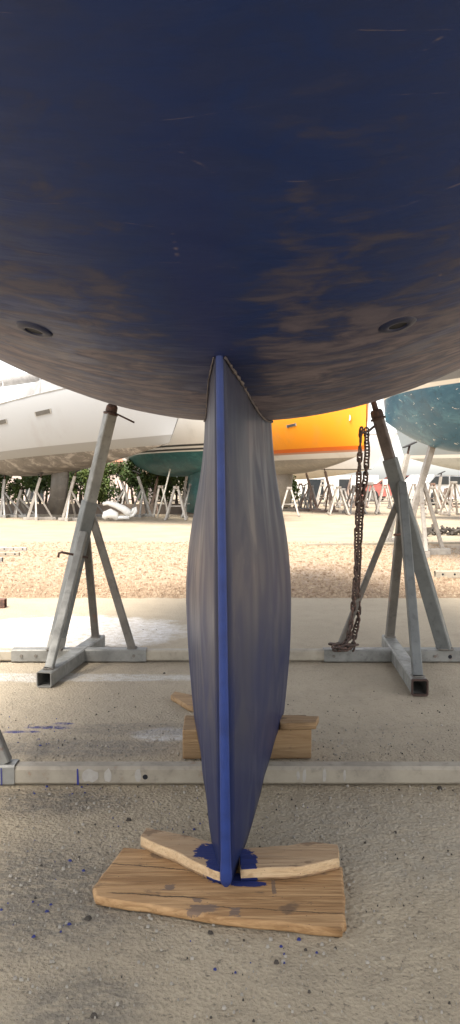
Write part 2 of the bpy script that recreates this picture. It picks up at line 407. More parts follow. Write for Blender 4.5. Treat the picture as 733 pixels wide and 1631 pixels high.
# ------------------------------------------------------------------ ground
def ground():
    xs = np.concatenate([[-900, -120, -30, -8, -3.0], np.linspace(-2.2, 2.2, 221), [3.0, 8, 30, 120, 900]])
    ys = np.concatenate([[-900, -60, -10, -2, 0.6], np.linspace(1.3, 5.5, 211), np.linspace(5.6, 16, 60), [20, 30, 60, 150, 900]])
    X, Y = np.meshgrid(xs, ys)
    Z = np.zeros_like(X)
    for j in range(X.shape[0]):
        for i in range(X.shape[1]):
            x, y = X[j, i], Y[j, i]
            if abs(x) < 2.3 and 1.2 < y < 5.6:
                p = Vector((x * 13, y * 13, 0))
                Z[j, i] = -0.004 + 0.0035 * mnoise.noise(p) + 0.0028 * mnoise.noise(p * 2.7) - 0.001
            elif 8.4 < y < 17 and abs(x) < 4:
                Z[j, i] = 0.015 * mnoise.noise(Vector((x * 2, y * 2, 3)))
    V = np.stack([X, Y, np.minimum(Z, 0.0)], -1).reshape(-1, 3)
    ny, nx = X.shape
    F = [(j*nx + i, j*nx + i + 1, (j+1)*nx + i + 1, (j+1)*nx + i) for j in range(ny - 1) for i in range(nx - 1)]
    me = bpy.data.meshes.new('ground'); me.from_pydata(V.tolist(), [], F); me.polygons.foreach_set('use_smooth', [True] * len(F))
    me.materials.append(MATS['yard_concrete'])
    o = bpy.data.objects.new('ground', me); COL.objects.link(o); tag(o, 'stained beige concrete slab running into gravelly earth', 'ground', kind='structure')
ground()

def scatter(name, mat, label, cat, pts, smin, smax, flat=0.5, sides=5):
    mb = MB()
    for (x, y) in pts:
        s = smin * (smax / smin) ** (rng.random() ** 1.8); a = rng.random() * 6.28
        k = sides; top = []
        ring = []
        for i in range(k):
            r = s * (0.7 + 0.5 * rng.random()); q = a + 6.283 * i / k
            ring.append((x + r * math.cos(q), y + r * 0.8 * math.sin(q), -0.004))
            top.append((x + r * 0.62 * math.cos(q + .3), y + r * 0.55 * math.sin(q + .3), s * flat * (0.7 + 0.6 * rng.random())))
        vs = ring + top
        fs = [(i, (i+1) % k, k + (i+1) % k, k + i) for i in range(k)] + [tuple(range(k, 2*k))]
        mb.add(vs, fs)
    return tag(mb.build(name, mat), label, cat, kind='stuff')
pts = [(x, y) for x, y in zip(rng.uniform(-4.2, 4.2, 26000), 8.22 + 7.2 * rng.random(26000) ** 1.6) if abs(x) < 0.42 * y]
scatter('gravel', 'pebble', 'loose tan gravel on the earth beyond the slab', 'gravel', pts, 0.006, 0.030, 0.75)
pts = list(zip(rng.uniform(-1.5, 1.5, 800), rng.uniform(1.6, 4.6, 800)))
scatter('dark_debris', 'debris', 'dark crumbs and chips strewn over the concrete', 'debris', pts, 0.001, 0.0055, 0.3)
pts = list(zip(rng.uniform(-1.4, 1.4, 3500), rng.uniform(1.6, 4.0, 3500)))
scatter('pale_grit', 'grit_pale', 'pale sandy grit scattered over the near concrete', 'grit', pts, 0.0012, 0.0075, 0.45)
pts = [(G(px, py).x, G(px, py).y) for px, py in [(250 + rng.normal() * 120, 1360 + rng.normal() * 60) for _ in range(45)] + [(40 + rng.normal() * 60, 1440 + rng.normal() * 40) for _ in range(16)] + [(430 + rng.normal() * 70, 1525 + rng.normal() * 25) for _ in range(10)] + [(75 + rng.normal() * 45, 1170 + rng.normal() * 22) for _ in range(30)] + [(110 + rng.normal() * 50, 1258 + rng.normal() * 8) for _ in range(14)]]
scatter('paint_flakes', 'flake_blue', 'small flakes of blue paint dropped round the keel', 'paint flakes', pts, 0.0016, 0.009, 0.12)
pts = [(G(px, py).x, G(px, py).y) for px, py in [(335, 1296), (150, 1617), (335, 1485), (205, 1305), (140, 1462), (700, 1255), (550, 1215), (441, 1532), (228, 1003), (249, 1003), (262, 1072), (98, 1028), (630, 1325), (205, 1395)]]
scatter('clods', 'debris', 'dark clods lying on the concrete', 'clods', pts, 0.007, 0.016, 0.4, 7)

# ------------------------------------------------------------------ the blue sailboat
BOAT_RZ = -math.atan((433 - CX) / F_PX)
boat = empty('sailboat', (-0.140, 0, 0), BOAT_RZ)
tag(boat, 'navy blue sailboat hull overhead with its long keel standing on wooden boards', 'sailboat')
BM = Matrix.Translation(boat.location) @ Matrix.Rotation(BOAT_RZ, 4, 'Z'); BMI = BM.inverted()
def zc(u):
    d = u - 3.35; a = 0.11 if d > 0 else lerp(0.105, 0.235, sstep(1.0, 2.4, -d))
    return 1.562 + a * (math.sqrt(d * d + 0.25) - 0.5)
def hb(u):
    return interp(u, [-2.6, -2, 0, 2, 3.5, 5, 6, 7, 8, 9, 9.6, 10], [1.32, 1.4, 1.7, 1.9, 1.97, 1.9, 1.72, 1.42, 1.02, 0.52, 0.2, 0.02])
def zw(u): return 2.62 + 0.035 * max(0, 2 - u) ** 1.5 + 0.02 * max(0, u - 6) ** 1.5
def hull_z(v, u):
    """underside height in boat coordinates"""
    b = hb(u); q = min(0.9999, abs(v + 0.01) / b)
    return zw(u) - (zw(u) - zc(u)) * (1 - q ** 2) ** (1 / 1.2)
def hull_z_world(x, y):
    p = BMI @ Vector((x, y, 0)); return hull_z(p.x, p.y)
us = np.concatenate([np.linspace(-2.6, 0.4, 25), np.linspace(0.5, 5.5, 101), np.linspace(5.7, 10, 35)])
rows = []
for u in us:
    b = hb(u); row = []
    half = [math.sin(t) for t in np.linspace(0, math.pi / 2, 40)]
    zt = zw(u)
    prof = [(q * b, zt - (zt - zc(u)) * max(0, 1 - q * q) ** (1 / 1.2)) for q in half] + [(b * 1.01, zt + 0.35), (b * 1.02, zt + 0.75)]
    for (x, z) in reversed(prof): row.append(Vector((-x - 0.01, u, z)))
    for (x, z) in prof[1:]: row.append(Vector((x - 0.01, u, z)))
    rows.append(row)
vs_, fs_ = loft(rows)
mb = MB(); mb.add([v + Vector((0, 0, 0.0016 * mnoise.noise(v * 6) + 0.004 * mnoise.noise(v * 1.6))) for v in vs_], [tuple(reversed(f)) for f in fs_], True)
n = len(rows[0]); mb.f.append(tuple(range(n))); mb.smooth.append(False)
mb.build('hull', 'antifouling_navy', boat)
mb = MB()
deck = [[r[0], (r[0] + r[-1]) / 2 + Vector((0, 0, 0.06)), r[-1]] for r in rows]
v_, f_ = loft(deck); mb.add(v_, f_, True)
mb.build('deck', 'white_gel', boat)

mat_steel('filler', (0.13, 0.11, 0.11), (0.06, 0.055, 0.07), 0.0, 0.75)
# keel
U_TE0, U_TE1 = 2.32, 2.18
def keel_bottom(u): return 0.036 + 0.088 * (u - U_TE0)
fq = [0, .05, .15, .36, .6, .78, .88, .94, .98, 1.0]
ft = [.075, .15, .29, .49, .72, .92, 1.0, .86, .5, .0]
qs = np.concatenate([np.linspace(0, .85, 30), np.linspace(.87, 1, 12)])
tz = [.04, .1, .3, .47, .755, .99, 1.19, 1.36, 1.57, 1.9]
tt = [.44, .455, .50, .53, .55, .515, .44, .378, .345, .34]
def te_u(s): return lerp(U_TE0, U_TE1, s)
def le_u(s): return lerp(3.98, 4.15, s)
def fsm(q):
    return sum(interp(min(1, max(0, q + d)), fq, ft) * w_ for d, w_ in ((-.05, .25), (0, .5), (.05, .25))) if .03 < q < .93 else interp(q, fq, ft)
def thick(z):
    return sum(interp(z + d, tz, tt) for d in (-.08, -.04, 0, .04, .08)) / 5
rows = []
NS = 46
for i in range(NS):
    s = i / (NS - 1); row_r = []; row_l = []
    for q in qs:
        u = lerp(te_u(s), le_u(s), q)
        zb = keel_bottom(u); zt = hull_z(0, u) + 0.06
        z = lerp(zb, zt, s)
        vc = -0.010 * (z - 0.1) / 1.55 - 0.024 * q
        wob = 0.004 * mnoise.noise(Vector((u * 4, z * 2.5, 1.5)))
        t = thick(z) * fsm(q) / 2
        row_r.append(Vector((vc + t + wob * (q > .1), u, z))); row_l.append(Vector((vc - t + wob * (q > .1), u, z)))
    rows.append(row_l[::-1] + row_r[:-1][0:] if False else row_l[::-1] + row_r)
mb = MB(); v_, f_ = loft(rows); mb.add(v_, f_, True)
n = len(rows[0]); mb.f.append(tuple(range(n))[::-1]); mb.smooth.append(False)
keel = mb.build('keel', 'keel_worn_blue', boat)
# rounded blue trailing edge strip running down over the aft tip
prof = [(-.0135, .004), (-.013, -.006), (-.009, -.0135), (0, -.016), (.009, -.0135), (.013, -.006), (.0135, .004)]
rows = []
for s in np.concatenate([np.linspace(0, 0.018, 7), np.linspace(0.024, 1, 60)]):
    u = te_u(s); z = lerp(keel_bottom(u) - 0.008, hull_z(0, u) + 0.05, s)
    vc = -0.010 * (z - 0.1) / 1.55
    k = lerp(1.22, 0.80, s) + 0.25 * max(0, 1 - s / 0.06); k *= math.sqrt(max(0.12, 1 - (1 - s / 0.018) ** 2)) if s < 0.018 else 1
    rows.append([Vector((vc + x * k + .0006 * mnoise.noise(Vector((s * 40, x * 60, 0))), u + y * k, z)) for x, y in prof])
mb = MB(); v_, f_ = loft(rows); mb.add(v_, f_, True); mb.f.append(tuple(range(len(prof)))); mb.smooth.append(True)
tag(mb.build('trailing_edge', 'trailing_edge_blue', keel), 'bright blue painted strip down the trailing edge of the keel')
# ragged filler bead along the hull joint on both sides
for sgn in (-1, 1):
    pts = []; rs = []
    for q in np.linspace(0.0, 0.97, 90):
        u = lerp(te_u(1), le_u(1), q); z = hull_z(0, u)
        t = thick(z) * fsm(q) / 2; vc = -0.010 * (z - 0.1) / 1.55 - 0.024 * q
        zz = hull_z(vc + sgn * t, u)
        jag = mnoise.noise(Vector((q * 46, sgn * 3, 2))); jag2 = mnoise.noise(Vector((q * 120, sgn * 3, 7)))
        pts.append(Vector((vc + sgn * (t + 0.004), u, zz - 0.004 + 0.004 * jag2))); rs.append(max(0.002, 0.0045 + 0.006 * jag + 0.004 * jag2) * (0.55 if sgn < 0 else 1.0))
    mb = MB(); mb.tube(pts, rs, 8); mb.build('joint_filler', 'filler', keel)
# round through-hull fittings
for (px, py) in ((55, 524), (633, 516)):
    best = None
    d = ray(px, py)
    for k in range(400):
        t = 1.2 + k * 0.01; p = Vector((0, 0, CAM_H)) + d * t
        if p.z > hull_z_world(p.x, p.y): best = p; break
    l = BMI @ best; e = 0.02
    nrm = Vector((-(hull_z(l.x + e, l.y) - hull_z(l.x - e, l.y)) / (2*e), -(hull_z(l.x, l.y + e) - hull_z(l.x, l.y - e)) / (2*e), 1)).normalized() * -1
    base = Vector((l.x, l.y, hull_z(l.x, l.y)))
    M = Matrix.Translation(base) @ nrm.to_track_quat('Z', 'Y').to_matrix().to_4x4()
    ring = [(0.052, -0.012), (0.052, 0.002), (0.047, 0.005), (0.034, 0.0075), (0.027, 0.0075), (0.025, 0.006), (0.0255, -0.03)]
    rows = [[M @ Vector((r * math.cos(a), r * math.sin(a), z)) for a in np.linspace(0, 2 * math.pi, 33)[:-1]] for r, z in ring]
    mb = MB(); v_, f_ = loft(rows, True); mb.add(v_, f_, True)
    ft_ = mb.build('through_hull_fitting', 'fitting_blue', boat)
    mb = MB(); mb.add([M @ Vector((0.0252 * math.cos(a), 0.0252 * math.sin(a), 0.003)) for a in np.linspace(0, 2 * math.pi, 25)[:-1]], [tuple(range(24))])
    mb.build('bore', 'bore_black', ft_)

# ------------------------------------------------------------------ boards and blocks under the keel
def slab(name, mat, outline, z0, z1, bevel=0.006, mids=4, wobble=0.004, tilt=None, side_mat=None):
    """plank from a plan outline of world points, rounded edges; object origin at its centre"""
    pts = []
    n_ = len(outline)
    for i in range(n_):
        a, b = outline[i], outline[(i + 1) % n_]
        for k in range(mids):
            p = a.lerp(b, k / mids); off = wobble * mnoise.noise(Vector((p.x * 14, p.y * 14, i))) if k else 0
            t = (b - a).normalized(); pts.append(Vector((p.x - t.y * off, p.y + t.x * off, 0)))
    c = sum(pts, Vector()) / len(pts)
    mb = MB(); m_ = len(pts)
    def ztop(p): return z1 + (tilt[0] * (p.x - c.x) + tilt[1] * (p.y - c.y) if tilt else 0)
    rows = []
    for inset, zz in ((0.35, 0), (0.0, 0.22), (0.0, 0.72), (0.3, 0.94), (1.0, 1.0)):
        rows.append([Vector((p.x + (c.x - p.x) * bevel * inset / max(.01, (p - c).length), p.y + (c.y - p.y) * bevel * inset / max(.01, (p - c).length), lerp(z0, ztop(p), zz))) - Vector((c.x, c.y, 0)) for p in pts])
    v_, f_ = loft(rows, True); mb.add(v_, f_, True)
    off = 4 * m_; mb.f.append(tuple(off + k for k in range(m_))); mb.smooth.append(False)
    mb.f.append(tuple(range(m_))[::-1]); mb.smooth.append(False)
    o_ = mb.build(name, mat, None, 0, (c.x, c.y, 0))
    if side_mat:
        o_.data.materials.append(MATS[side_mat])
        for k in range(m_, 3 * m_): o_.data.polygons[k].material_index = 1
    return o_, c
def flat(p): return Vector((p.x, p.y, 0))
tip = BM @ Vector((0, U_TE0, 0))
BT = 0.027
out = [flat(G(px, py, BT)) for px, py in ((178, 1432), (152, 1427), (147, 1412), (196, 1349), (340, 1362), (546, 1380), (552, 1470), (546, 1479), (350, 1460))]
out = out[::-1]
cc = sum(out, Vector()) / len(out)
def rel(px, py, z, c): p = G(px, py, z); return p.x - c.x, p.y - c.y
mat_wood('cut_wood', (0.62, 0.45, 0.27), (0.54, 0.37, 0.21), (0.40, 0.26, 0.14), 1.5)
mat_wood('board_wood', (0.40, 0.27, 0.155), (0.30, 0.185, 0.10), (0.105, 0.085, 0.075))
o, c = slab('keel_board', 'board_wood', out, 0.0, BT, 0.010, 9, 0.006)
mat_wood('board_wood_painted', (0.49, 0.30, 0.145), (0.29, 0.16, 0.07), (0.13, 0.085, 0.055),
    cracks=[(-.40, .05, rel(250, 1388, BT, c)[1], -0.16, .004), (-.05, .42, rel(430, 1443, BT, c)[1], -0.10, .003), (-.30, .0, rel(250, 1432, BT, c)[1], -0.12, .005), (.0, .3, rel(420, 1400, BT, c)[1], -0.05, .0025)],
    scars=[(*rel(270, 1413, BT, c), .018, .016), (*rel(322, 1447, BT, c), .042, .020), (*rel(312, 1363, BT, c), .035, .016), (*rel(374, 1452, BT, c), .014, .02), (*rel(314, 1434, BT, c), .012, .012), (*rel(436, 1412, BT, c), .006, .05), (*rel(330, 1378, BT, c), .04, .010)],
    paint=[(*rel(372, 1400, BT, c), 0.075, 0.035), (*rel(395, 1408, BT, c), 0.06, 0.016), (*rel(338, 1392, BT, c), 0.04, 0.02)])
o.data.materials[0] = MATS['board_wood_painted']
tag(o, 'wide worn plank splashed with blue paint flat under the keel tip', 'plank')
# long crack lines as thin dark grooves are in the grain; a split edge piece lies along the front
WT = 0.068
out = [flat(G(px, py, WT)) for px, py in ((224, 1331), (232, 1318), (300, 1330), (366, 1352), (352, 1388), (338, 1384))][::-1]
o, c = slab('keel_wedge', 'board_wood', out, BT + 0.002, WT, 0.004, 7, 0.006, side_mat='cut_wood')
mat_wood('wedge_wood_a', (0.47, 0.33, 0.20), (0.38, 0.24, 0.13), (0.2, 0.13, 0.08), 1.2, paint=[(*rel(335, 1357, WT, c), 0.055, 0.055), (*rel(352, 1378, WT, c), 0.05, 0.06)])
o.data.materials[0] = MATS['wedge_wood_a']
tag(o, 'left wedge of pale wood on the wide plank, pointing away from the keel', 'wedge')
out = [flat(G(px, py, WT)) for px, py in ((384, 1384), (378, 1352), (455, 1346), (500, 1340), (538, 1345), (541, 1366), (480, 1380))]
o, c = slab('keel_wedge', 'board_wood', out[::-1] if False else out, BT + 0.002, WT, 0.004, 7, 0.006, side_mat='cut_wood')
mat_wood('wedge_wood_b', (0.47, 0.33, 0.20), (0.37, 0.235, 0.13), (0.2, 0.13, 0.08), 1.2, paint=[(*rel(383, 1368, WT, c), 0.055, 0.07), (*rel(395, 1380, WT, c), 0.03, 0.05)])
o.data.materials[0] = MATS['wedge_wood_b']
tag(o, 'right wedge of pale wood on the wide plank with blue inner end', 'wedge')
mat_wood('block_wood', (0.36, 0.235, 0.125), (0.26, 0.16, 0.08), (0.12, 0.08, 0.05), 1.0)
a = G(291, 1209); b = G(497, 1211)
mb = MB(); L_ = b.x - a.x
mb.box((-L_/2, 0, 0), (L_/2, 0.22, 0.138))
o = mb.build('keel_block', 'block_wood', None, 0.006, ((a.x + b.x)/2, a.y, 0)); o.rotation_euler.z = 0.01
tag(o, 'squared timber block behind the front beam under the forward keel', 'timber block')
wp = [Vector((G(446, 1150, .16).x, a.y - 0.01, 0)), Vector((G(502, 1150, .16).x, a.y + 0.005, 0)), Vector((G(509, 1146, .16).x, a.y + 0.10, 0)), Vector((G(440, 1146, .16).x, a.y + 0.12, 0))]
o, c = slab('keel_wedge', 'block_wood', wp, 0.139, 0.170, 0.004, 3, 0.003); o.location.z = 0.0
tag(o, 'thin scorched wedge lying on top of the timber block', 'wedge')
out = [flat(G(px, py, 0.03)) for px, py in ((272, 1107), (278, 1101), (325, 1110), (325, 1128), (300, 1124))][::-1]
o, c = slab('scrap_board', 'block_wood', out, 0.0, 0.03, 0.004, 3, 0.003)
tag(o, 'short scrap of orange wood on the concrete left of the keel', 'scrap wood')

# ------------------------------------------------------------------ cradles: beams and stands in the foreground
def bolt(parent, p, r=0.012):
    mb = MB(); mb.tube([p + Vector((0, -0.008, 0)), p + Vector((0, 0.004, 0))], [r * 0.9, r], 8)
    return mb.build('bolt', 'galvanised_dull', parent)
def disc_hole(parent, p, r=0.014):
    mb = MB(); mb.add([p + Vector((r * math.cos(a), -0.0015, r * math.sin(a))) for a in np.linspace(0, 2 * math.pi, 17)[:-1]], [tuple(range(16))[::-1]])
    return mb.build('bolt_hole', 'bore_black', parent)

# front beam
f0 = G(366, 1251)
YF = f0.y; BW = 0.078
xl = G(-180, 1251).x; xr = G(1010, 1251).x
mb = MB(); mb.sqtube((xl, YF + BW/2, BW/2), (xr, YF + BW/2, BW/2), BW, ch=0.012)
fb = mb.build('cradle_beam', 'beam_weathered'); tag(fb, 'long pale steel beam lying in front across the concrete below the keel', 'beam')
disc_hole(fb, Vector((G(232, 1236, BW*.45).x, YF, BW * 0.47)), 0.011)
simple('marker_blue', (0.03, 0.035, 0.19), 0.6)
mb = MB(); q = P(124, 1236, YF); q.z = BW/2
mb.add([q + Vector(p) for p in ((-.004, -.0015, .032), (.002, -.0015, .034), (.006, -.0015, -.036), (-.004, -.0015, -.036))], [(0, 3, 2, 1)]); mb.build('paint_mark', 'marker_blue', fb)
simple('lime_smear', (0.40, 0.37, 0.33), 0.8, 0, 0.2, 20)
for px, w_, h_ in ((144, .035, .03), (172, .016, .03), (220, .014, .03), (485, .008, .03), (475, .007, .02), (517, .008, .03), (549, .006, .025)):
    q = P(px, 1234, YF); q.z = BW/2 + 0.004
    pts = []
    for a in np.linspace(0, 2 * math.pi, 15)[:-1]:
        k = 1 + 0.35 * mnoise.noise(Vector((math.cos(a) * 2, math.sin(a) * 2, px)))
        pts.append(q + Vector((w_ * k * math.cos(a), -0.0012, h_ * k * math.sin(a))))
    mb = MB(); mb.add(pts, [tuple(range(14))[::-1]]); mb.build('lime_smear', 'lime_smear', fb)

# rear beam (inner telescoping tube), front face at YR
YR = G(366, 1055).y; SW = 0.090; IW = 0.076
mb = MB(); mb.sqtube((G(-120, 1055).x, YR + SW/2, SW/2), (G(880, 1055).x, YR + SW/2, SW/2), IW, ch=0.01)
rb = mb.build('cradle_beam', 'beam_weathered'); tag(rb, 'rear steel beam running behind the keel between the two boat stands', 'beam')

def tube_part(name, mat, parent, p0, p1, w, **k):
    mb = MB(); mb.sqtube(p0, p1, w, **k); return mb.build(name, mat, parent)
def along(a, b, t): return a.lerp(b, t)

def weld(parent, p, w, dz=0.004):
    pts = []
    for a in np.linspace(0, 2 * math.pi, 29)[:-1]:
        k = 1 / max(abs(math.cos(a)), abs(math.sin(a))); k = min(k, 1.28)
        pts.append(p + Vector((math.cos(a) * k * w / 2, math.sin(a) * k * w / 2, dz + random.uniform(-.002, .002))))
    mb = MB(); mb.tube(pts, [random.uniform(.005, .0085) for _ in pts], 6, closed=True); mb.build('weld', 'galvanised_dull', parent)
# --- left rear stand
st = empty('boat_stand', (0, 0, 0))
tag(st, 'grey steel boat stand left of the keel with a bent locking pin', 'boat stand', 'boat stands of the near cradle')
zt = SW
tube_part('sleeve', 'galvanised', st, (G(18, 1055).x, YR + SW/2, SW/2), (G(233, 1055).x, YR + SW/2, SW/2), SW, ch=0.008)
n0 = G(70, 1095); n1 = Vector((G(158, 1012, SW).x, G(158, 1012, SW).y, 0))
CWd = SW + 0.006
tube_part('cross_tube', 'galvanised', st, (n0.x, n0.y, CWd/2), (n1.x, n1.y, CWd/2), CWd, ch=0.008)
YT = YR - 0.02
pf = Vector((G(74, 1047, zt).x, YR + SW/2 - 0.01, zt)); collar = P(176, 660, YT + 0.05)
d = (collar - pf)
mid = along(pf, collar, 0.63)
pu = (0.55, -0.83, 0)
tube_part('post', 'painted_grey', st, pf, mid, 0.092, up=pu, ch=0.006)
tube_part('inner_post', 'galvanised', st, along(pf, collar, 0.60), collar, 0.076, up=pu, ch=0.006)
foot = st
mb = MB(); mb.sqtube(pf, along(pf, collar, 0.055), 0.096, up=pu, ch=0.006); mb.build('foot_collar', 'galvanised', st)
hx = P(187, 640, YT + 0.05); hz = hull_z_world(hx.x, hx.y)
dn = d.normalized(); topp = collar + dn * ((hz - collar.z) / dn.z)
hz = hull_z_world(topp.x, topp.y); topp = collar + dn * ((hz - 0.012 - collar.z) / dn.z)
mb = MB(); mb.tube(*threaded(collar - dn * 0.02, topp, 0.021), 12)
scr = mb.build('screw', 'rust', st)
mb = MB(); mb.tube([collar - dn*.004, collar + dn * 0.012], 0.052, 8); mb.build('collar_plate', 'rust', st)
mb = MB(); mb.tube([collar + dn * 0.012, collar + dn * 0.02, collar + dn * 0.055, collar + dn * 0.07], [0.036, 0.042, 0.040, 0.03], 8); nut = mb.build('nut', 'rust', st)
hd = P(214, 673, YT + 0.02)
mb = MB(); mb.tube([collar + dn * 0.022, hd], 0.0065, 7); mb.build('handle', 'rust', nut)
mb = MB()
Mx = Matrix.Translation(topp) @ Matrix.Rotation(R(-14), 4, 'Y')
mb.box((-0.08, -0.05, -0.006), (0.08, 0.05, 0.006), Mx); mb.build('pad', 'dark_pad', st)
# legs
fl0 = Vector((lerp(n0.x, n1.x, 0.08), lerp(n0.y, n1.y, 0.08), CWd)); fl1 = along(pf, collar, 0.50) + Vector((0.02, -0.06, 0))
tube_part('leg', 'galvanised', st, fl0, fl1, 0.052, up=(1, 0, 0), ch=0.006)
bl0 = Vector((lerp(n0.x, n1.x, 0.92), lerp(n0.y, n1.y, 0.92), CWd)); bl1 = along(pf, collar, 0.47) + Vector((0.03, 0.05, 0))
tube_part('leg', 'galvanised_dull', st, bl0, bl1, 0.052, up=(1, 0, 0), ch=0.006)
ib0 = Vector((G(209, 1035, zt).x, YR + SW/2, zt)); ib1 = along(pf, collar, 0.585) + Vector((0.02, 0.02, 0))
tube_part('brace', 'galvanised_dull', st, ib0, ib1, 0.052, up=(0, 1, 0), ch=0.006)
pin = P(115, 881, YT - 0.02)
mb = MB()
h0 = P(93, 888, YR - 0.10); h1 = P(94, 881, YR - 0.10); h2 = P(98, 879.5, YR - 0.10); h3 = P(140, 888, YR - 0.0)
mb.tube([h0, h1, h2, h3], 0.0085, 7); mb.build('locking_pin', 'rust', st)
for q_, w_ in ((fl0, .058), (bl0, .058), (ib0, .058), (pf, .10)): weld(st, q_, w_)
for px in (34, 57, 213): bolt(st, Vector((G(px, 1045, SW*.5).x, YR, SW * 0.52)))
disc_hole(st, pf.lerp(collar, 0.27) + Vector((0.012, -0.062, 0)), 0.008)

# --- right rear stand
st = empty('boat_stand', (0, 0, 0))
tag(st, 'rusty topped steel boat stand right of the keel holding the chain', 'boat stand', 'boat stands of the near cradle')
tube_part('sleeve', 'galvanised', st, (G(518, 1058).x, YR + SW/2 - .002, SW/2), (G(780, 1058).x, YR + SW/2 - .002, SW/2), SW, ch=0.008)
n0 = G(669, 1108); n1 = Vector((G(618, 1012, SW).x, G(618, 1012, SW).y, 0))
tube_part('cross_tube', 'galvanised', st, (n0.x, n0.y, CWd/2), (n1.x, n1.y, CWd/2), CWd, ch=0.008)
mb = MB()
dd = (Vector((n1.x, n1.y, 0)) - Vector((n0.x, n0.y, 0))).normalized()
mb.sqtube(Vector((n0.x, n0.y, CWd/2)) - dd * .003, Vector((n0.x, n0.y, CWd/2)) + dd * 0.02, CWd + .004, ch=0.008, wall=.010); mb.build('tube_end', 'rust', st)
pf = Vector((G(722, 1044, zt).x, YR + SW/2 - 0.01, zt)); collar = P(603, 668, YT + 0.03)
d = collar - pf; dn = d.normalized(); pu = (-0.4, -0.9, 0)
tube_part('post', 'painted_grey', st, pf, along(pf, collar, 0.83), 0.094, up=pu, ch=0.006)
tube_part('inner_post', 'rusty_post', st, along(pf, collar, 0.80), collar, 0.072, up=pu, ch=0.006)
topp = collar + dn * 0.2
for _ in range(6):
    topp = collar + dn * ((hull_z_world(topp.x, topp.y) - 0.012 - collar.z) / dn.z)
mb = MB(); mb.tube(*threaded(collar - dn * 0.02, topp, 0.023), 12); mb.build('screw', 'rust', st)
mb = MB(); mb.tube([collar - dn*.004, collar + dn * 0.014], 0.054, 8); mb.build('collar_plate', 'rust', st)
mb = MB(); mb.tube([collar + dn * 0.012, collar + dn * 0.02, collar + dn * 0.055, collar + dn * 0.07], [0.040, 0.046, 0.044, 0.034], 8); nut = mb.build('nut', 'rust', st)
Mx = Matrix.Translation(topp) @ Matrix.Rotation(R(16), 4, 'Y')
mb = MB(); mb.box((-0.07, -0.05, -0.006), (0.07, 0.05, 0.006), Mx); mb.build('pad', 'dark_pad', st)
hk0 = collar - dn * 0.02; hk1 = P(588, 686, YT - 0.03); hk2 = P(576, 690, YT - 0.06); hk3 = P(573, 684, YT - 0.06)
mb = MB(); mb.tube([hk0, hk1, hk2, hk3], 0.009, 7); mb.build('hook', 'rust', st)
fl0 = Vector((lerp(n0.x, n1.x, 0.06), lerp(n0.y, n1.y, 0.06), CWd)); fl1 = P(640, 770, YR - 0.03)
tube_part('leg', 'painted_grey', st, fl0, fl1, 0.058, up=(1, 0, 0), ch=0.006)
bl0 = Vector((lerp(n0.x, n1.x, 0.93), lerp(n0.y, n1.y, 0.93), CWd)); bl1 = P(642, 800, YR + 0.12)
tube_part('leg', 'galvanised_dull', st, bl0, bl1, 0.062, up=(1, 0, 0), ch=0.006)
ib0 = Vector((G(541, 1036, zt).x, YR + SW/2 - 0.02, zt)); ib1 = P(634, 798, YR + 0.02)
tube_part('brace', 'galvanised_dull', st, ib0, ib1, 0.040, up=(0, 1, 0), ch=0.006)
mb = MB(); mb.tube([P(628, 852, YR - .08), P(636, 851, YR - .05), P(660, 850, YR)], 0.0085, 7); mb.build('locking_pin', 'rust', st)
for q_, w_ in ((fl0, .064), (bl0, .068), (ib0, .046), (pf, .102)): weld(st, q_, w_)
for px in (533, 695): bolt(st, Vector((G(px, 1047, SW*.5).x, YR - .002, SW * 0.5)))
disc_hole(st, Vector((G(723, 1050, SW*.5).x, YR - .002, SW * 0.45)), 0.014)

# --- left front stand, mostly out of the picture
st = empty('boat_stand', (0, 0, 0))
tag(st, 'galvanised stand brace and sleeve at the left end of the front beam', 'boat stand', 'boat stands of the near cradle')
sx0 = G(-330, 1253).x; sx1 = G(22, 1253).x; SF = BW + 0.008
tube_part('sleeve', 'galvanised', st, (sx0, YF + BW/2, SF/2), (sx1, YF + BW/2, SF/2), SF, ch=0.008)
bp0 = Vector((G(6, 1217, SF).x, YF + BW/2, SF)); bp1 = Vector((bp0.x - 0.36, YF + BW/2, 1.0))
tube_part('brace', 'galvanised', st, bp0, bp1, 0.052, up=(0, 1, 0), ch=0.006)
pp0 = Vector((G(-226, 1217, SF).x, YF + BW/2, SF)); pdir = Vector((0.27, 0, 1)).normalized()
pt = pp0 + pdir * 2.0
for _ in range(8): pt = pp0 + pdir * ((hull_z_world(pt.x, pt.y) - 0.02 - pp0.z) / pdir.z)
tube_part('post', 'painted_grey', st, pp0, pp0.lerp(pt, 0.88), 0.09, up=(0, 1, 0))
mb = MB(); mb.tube([pp0.lerp(pt, 0.86), pt], 0.02, 10); mb.build('screw', 'rust', st)
mb = MB(); q = Vector((G(2, 1236, SF/2).x, YF - 0.004, SF/2)); mb.add([q + Vector(p) for p in ((-.002, -.002, .034), (.003, -.002, .034), (.004, -.002, -.04), (-.001, -.002, -.04))], [(0, 3, 2, 1)]); mb.build('paint_mark', 'marker_blue', st)

